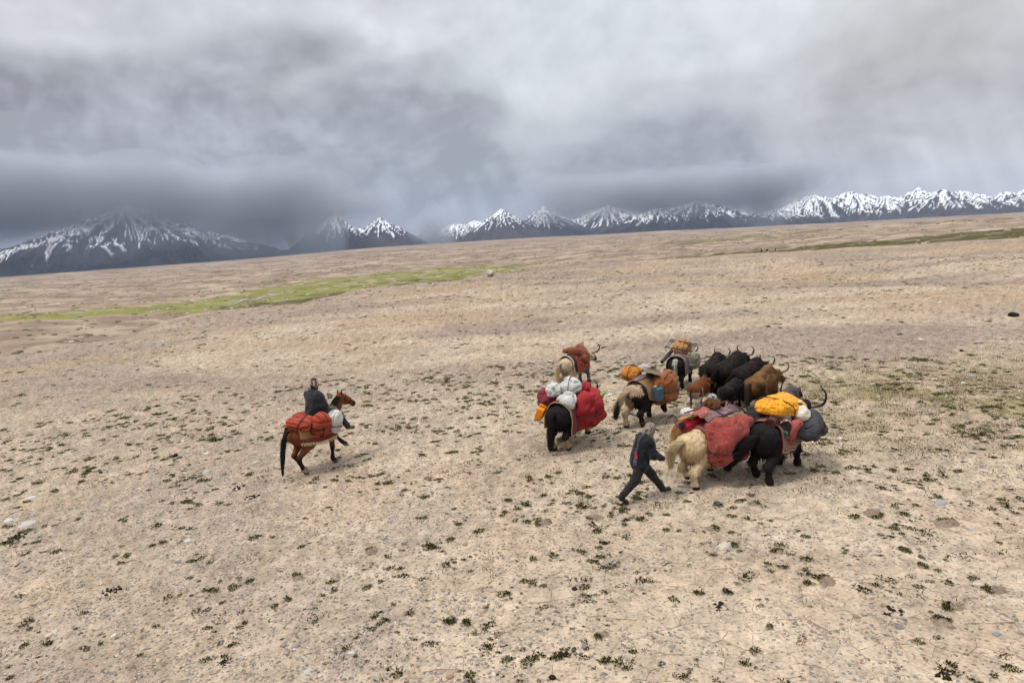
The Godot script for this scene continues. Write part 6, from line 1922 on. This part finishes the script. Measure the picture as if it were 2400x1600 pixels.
func build_litter() -> void:
	var rng := RandomNumberGenerator.new()
	rng.seed = 2024
	# stones
	var tones := [Color(0.46, 0.43, 0.39), Color(0.52, 0.46, 0.38), Color(0.33, 0.32, 0.315), Color(0.56, 0.53, 0.49), Color(0.22, 0.215, 0.22), Color(0.42, 0.33, 0.26)]
	var rocks := []
	for i in 12: rocks.append(rock_mesh(100 + i, tones[i % 6]))
	var special := {0: "white boulder standing on the crest of the plain beside the green valley", 1: "large split grey-pink stone with a grass tuft below the cream yak", 2: "broad pale flat stone at the left edge beside dark dung", 4: "single rounded white stone left of the picture's centre foreground", 5: "long pale stone at the bottom edge below the horse", 6: "broad pale stone half sunk in the ground at the right", 33: "grey stone lying right behind the pied yak's front legs"}
	for i in STONES.size():
		var s: Array = STONES[i]
		var o := MeshInstance3D.new()
		o.name = numbered("boulder" if i == 0 else "stone")
		o.mesh = rocks[(0 if i == 0 else [3, 1, 0, 9, 7, 6, 8][i % 7])]
		add_child(o)
		var w: float = s[2]
		o.transform = laid(s[0], s[1], rng.randf() * TAU, Vector3(w, w * (1.25 if i == 0 else rng.randf_range(0.6, 0.95)), w * rng.randf_range(0.8, 1.1)), w * (-0.28 if i == 0 else 0.06), rng.randf_range(-0.2, 0.2))
		tag(o, special.get(i, "pale weathered stone lying loose on the dry plain"), "boulder" if i == 0 else "stone", "" if special.has(i) else "stones strewn over the plain")
	var n := STONES.size()
	while n < 300:
		var az := rng.randf_range(-40.0, 40.0)
		var r := 8.0 + 26.0 * pow(rng.randf(), 0.8)
		var x := r * sin(deg_to_rad(az)); var z := -r * cos(deg_to_rad(az))
		if not in_frame(x, z): continue
		var right := exp(-pow((x - 12.0) / 6.0, 2.0) - pow((z + 20.0) / 3.0, 2.0))
		var left := exp(-pow((x + 10.0) / 5.0, 2.0) - pow((z + 16.0) / 5.0, 2.0))
		if rng.randf() > 0.30 + right + left * 0.7: continue
		var w := 0.05 + 0.12 * pow(rng.randf(), 2.5) + 0.07 * right * rng.randf()
		var o := MeshInstance3D.new()
		o.name = numbered("stone")
		o.mesh = rocks[rng.randi() % 12]
		add_child(o)
		o.transform = laid(x, z, rng.randf() * TAU, Vector3(w, w * rng.randf_range(0.5, 0.9), w * rng.randf_range(0.7, 1.2)), w * 0.05, rng.randf_range(-0.3, 0.3))
		tag(o, "pale weathered stone lying loose on the dry plain", "stone", "stones strewn over the plain")
		n += 1
	# gravel: uncountable pebbles, denser on the left and on the gravel sheets
	var peb := []
	for i in 4: peb.append(rock_mesh(300 + i, Color(1, 1, 1), 7, 4))
	var where := [[], [], [], []]
	var shades := [Color(0.42, 0.37, 0.32), Color(0.50, 0.42, 0.34), Color(0.25, 0.235, 0.23), Color(0.33, 0.29, 0.26), Color(0.56, 0.50, 0.42), Color(0.36, 0.25, 0.17), Color(0.18, 0.165, 0.165)]
	for i in 190000:
		var az := rng.randf_range(-42.0, 42.0)
		var r := 6.0 * pow(16.0, pow(rng.randf(), 0.85))
		var x := r * sin(deg_to_rad(az)); var z := -r * cos(deg_to_rad(az))
		if not in_frame(x, z) or r > crest_at(az) * 1.02: continue
		var dens := 0.35 + noise.get_noise_2d(x * 0.5 + 3.0, z * 0.5) * 0.7 + 0.35 * smoothstep(2.0, -4.0, x) + 0.4 * smoothstep(16.0, 30.0, r)
		if rng.randf() > dens: continue
		var w := (0.014 + 0.034 * pow(rng.randf(), 3.0)) * (1.0 + r * 0.022)
		if rng.randf() < 0.02: w *= 2.2
		var c: Color = shades[rng.randi() % 7] * rng.randf_range(0.8, 1.2)
		c.a = 1.0
		where[i % 4].append([laid(x, z, rng.randf() * TAU, Vector3(w, w * rng.randf_range(0.5, 1.0), w * rng.randf_range(0.6, 1.3)), -w * 0.05, rng.randf_range(-0.4, 0.4)), c])
	for i in 4: scatter("gravel", "loose gravel over the dry plain", peb[i], where[i], true)
	# grass tufts
	var green := [Color(0.17, 0.205, 0.06), Color(0.20, 0.23, 0.08), Color(0.25, 0.24, 0.11), Color(0.33, 0.27, 0.16)]
	var dry := [Color(0.26, 0.20, 0.12), Color(0.20, 0.155, 0.09), Color(0.32, 0.25, 0.16), Color(0.13, 0.13, 0.05)]
	var tufts := []
	for i in 5: tufts.append(tuft_mesh(500 + i, 64, 0.05, 0.05, green))
	for i in 4: tufts.append(tuft_mesh(520 + i, 50, 0.055, 0.042, dry + green.slice(0, 2)))
	var spots := []
	var tries := 0
	while spots.size() < 8500 and tries < 60000:
		tries += 1
		var az := rng.randf_range(-42.0, 42.0)
		var r := sqrt(rng.randf_range(36.0, 80.0 * 80.0)) if rng.randf() < 0.52 else sqrt(rng.randf_range(36.0, 26.0 * 26.0))
		var x := r * sin(deg_to_rad(az)); var z := -r * cos(deg_to_rad(az))
		if not in_frame(x, z) or r > crest_at(az): continue
		var dens := 0.42 + noise.get_noise_2d(x * 0.35, z * 0.35 + 20.0) * 0.8 + noise.get_noise_2d(x * 1.3, z * 1.3 + 60.0) * 0.6 - 0.25 * smoothstep(0.0, -8.0, x) * (1.0 - smoothstep(14.0, 22.0, r))
		if rng.randf() > dens: continue
		spots.append([r, x, z])
		# tufts keep company: seedlings round an old one
		for k in int(rng.randf() * rng.randf() * 4.0):
			var sx := x + rng.randf_range(-0.22, 0.22); var sz := z + rng.randf_range(-0.22, 0.22)
			spots.append([sqrt(sx * sx + sz * sz), sx, sz])
	spots.sort_custom(func(p, q): return p[0] < q[0])
	var rest := []
	for i in 9: rest.append([])
	for i in spots.size():
		var x: float = spots[i][1]; var z: float = spots[i][2]
		var s := (0.30 + 0.85 * pow(rng.randf(), 2.4)) * (1.0 + 0.010 * float(spots[i][0]))
		var t := laid(x, z, rng.randf() * TAU, Vector3(s * rng.randf_range(0.8, 1.5), s * rng.randf_range(0.7, 1.1), s), 0.0)
		var k := rng.randi() % 9
		if i < 290:
			var o := MeshInstance3D.new()
			o.name = numbered("grass_tuft")
			o.mesh = tufts[k]
			add_child(o)
			o.transform = t
			tag(o, "small low green grass tuft rooted in the pale dry ground", "grass tuft", "grass tufts on the near plain")
		else: rest[k].append([t, WHITE])
	for k in 9: scatter("distant_grass_tufts", "small grass tufts dotted over the farther plain", tufts[k], rest[k])
	# thin dry grass right of the herd and here and there
	var wisps := tuft_mesh(560, 16, 0.16, 0.05, [Color(0.22, 0.18, 0.07), Color(0.15, 0.13, 0.045), Color(0.28, 0.22, 0.11)], 0.9)
	var thin := []
	for i in 34000:
		var x := rng.randf_range(-16.0, 24.0); var z := rng.randf_range(-30.0, -7.0)
		if not in_frame(x, z): continue
		var d := exp(-pow((x - 11.5) / 7.0, 2.0) - pow((z + 17.3) / 3.6, 2.0)) * 1.1 + 0.35 * exp(-pow((x - 6.0) / 5.0, 2.0) - pow((z + 14.5) / 2.5, 2.0)) + 0.05
		d *= clampf(0.6 + noise.get_noise_2d(x * 0.6, z * 0.9) * 1.6, 0.0, 1.2)
		if rng.randf() > d: continue
		thin.append([laid(x, z, rng.randf() * TAU, Vector3.ONE * rng.randf_range(0.6, 1.3)), WHITE])
	scatter("dry_grass", "thin olive dry grass on the ground right of the herd", wisps, thin)
	# low scrub and rocks dotted over the far plain, too small and many to count
	var scrub := bundle(Vector3(0.5, 0.34, 0.5), 0.9, 0.12, 6, WHITE, 8, 5).mesh(M.dung)
	var dots := []
	for i in 9000:
		var az := rng.randf_range(-41.0, 41.0)
		var r := 120.0 * pow(22.0, rng.randf())
		if r < crest_at(az) * 1.25: continue
		if rng.randf() > 0.45 + noise.get_noise_2d(az * 0.3, log(r) * 12.0) * 1.3: continue
		var x := r * sin(deg_to_rad(az)); var z := -r * cos(deg_to_rad(az))
		var w := rng.randf_range(0.3, 0.8) * (1.0 + r * 0.0018)
		var c: Color = [Color(0.10, 0.095, 0.045), Color(0.14, 0.10, 0.07), Color(0.085, 0.08, 0.04), Color(0.42, 0.37, 0.31), Color(0.20, 0.15, 0.11)][rng.randi() % 5]
		dots.append([laid(x, z, rng.randf() * TAU, Vector3(w * rng.randf_range(1.0, 2.4), w * 0.7, w)), c])
	scatter("distant_scrub", "dark scrub and pale rocks dotted over the far valley floor", scrub, dots, true)
	# hummocks: small humps of bare soil with a rim of grass
	for i in HUMMOCKS.size():
		var hm: Array = HUMMOCKS[i]
		var o := thing("soil_hummock", "low hump of brown soil rimmed with grass on the near plain", "hummock", laid(hm[0], hm[1], rng.randf() * TAU, Vector3.ONE), "soil hummocks on the plain")
		var w: float = hm[2] * 0.5
		var mb := MB.new()
		var segs := 20; var rings := 7
		for a in rings + 1:
			for b in segs:
				var ph := TAU * b / segs
				var q := float(a) / rings
				var p := Vector3(cos(ph), 0, sin(ph) * 0.75) * w * q * (1.0 + 0.25 * noise.get_noise_2d(cos(ph) * 2.0 + i * 5.0, sin(ph) * 2.0))
				p.y = w * 0.30 * (1.0 - q * q) * (1.0 + 0.7 * noise.get_noise_3dv(p * 16.0 + Vector3.ONE * i)) - 0.012 * q
				var c := Color(0.25, 0.185, 0.14) * (1.0 + 0.4 * noise.get_noise_3dv(p * 40.0))
				c.a = 1.0
				mb.add(p, Vector3.UP, c)
		for a in rings:
			for b in segs:
				var k := (b + 1) % segs
				mb.quad(a * segs + b, a * segs + k, (a + 1) * segs + k, (a + 1) * segs + b)
		mb.smooth()
		part(o, "soil", mb, M.clay)
		var turn := rng.randf() * TAU
		for k in rng.randi_range(2, 4):
			var g := MeshInstance3D.new()
			g.name = "grass_tuft"
			g.mesh = tufts[rng.randi() % 9]
			o.add_child(g, true)
			var a := turn + k * 0.55
			g.transform = Transform3D(Basis(Vector3.UP, rng.randf() * TAU).scaled(Vector3.ONE * rng.randf_range(0.6, 0.9)), Vector3(cos(a), 0, sin(a) * 0.75) * w * 0.8 + Vector3(0, 0.015, 0))
	# dung
	var pellet := bundle(Vector3(0.5, 0.36, 0.5), 0.9, 0.10, 4, Color(0.022, 0.012, 0.008), 10, 7)
	var pm := pellet.mesh(M.dung)
	var spots_named := ["in the lower left foreground", "behind the horse's tail, nearer the horse's hooves", "just below the first scatter behind the horse", "beside the broad flat stone at the left edge", "alone on cracked clay right of the lower centre", "near the bottom edge right of the centre", "at the bottom edge below the pellet scatter", "on cracked clay in the lower right", "dark and alone high on the right", "scattered below the cream yak on cracked clay", "at the bottom right edge"]
	for i in DUNG.size():
		var d: Array = DUNG[i]
		var where_ := ("dark dung %s" % spots_named[i]) if i < spots_named.size() else "small dark dung dropping on the open plain"
		var o := thing("dung_pile", where_, "dung", laid(d[0], d[1], rng.randf() * TAU, Vector3.ONE), "" if i < spots_named.size() else "small dung droppings on the plain")
		var count := 16 if d[3] == 1 else 3
		for k in count:
			var a := rng.randf() * TAU
			var q: float = pow(rng.randf(), 0.8) * (d[2] * 0.55 if d[3] == 1 else d[2] * 0.16)
			var w: float = rng.randf_range(0.018, 0.05) if d[3] == 1 else d[2] * rng.randf_range(0.45, 0.75)
			var g := MeshInstance3D.new()
			g.name = "pellet"
			g.mesh = pm
			o.add_child(g, true)
			g.transform = Transform3D(Basis(Vector3.UP, rng.randf() * TAU).scaled(Vector3(w, w * 0.8, w * rng.randf_range(0.7, 1.2))), Vector3(cos(a) * q, w * 0.22, sin(a) * q))

func build_mists() -> void:
	mist("rain cloud hiding the top of the long mountain at the left", -28.5, 4900.0, 360.0, Vector3(3300, 560, 700), 6.0, 3, 40)
	mist("rain veil over the right end of the long mountain", -19.0, 4900.0, 110.0, Vector3(1000, 760, 600), 2.8, 5, 22)
	mist("cloud around the shoulder of the twin peaks", -12.6, 5000.0, 260.0, Vector3(1300, 220, 400), 0.8, 15, 10)
	mist("mist in the gap between the twin peaks and the pyramid", -4.8, 5600.0, 110.0, Vector3(700, 420, 500), 1.3, 11, 10)
	mist("cloud resting on the broad dark mountain right of the centre", 13.0, 5900.0, 240.0, Vector3(2600, 380, 600), 4.4, 7, 34)
	mist("rain veil left of the snowy range", 20.6, 5900.0, 120.0, Vector3(700, 620, 500), 1.8, 9, 18)
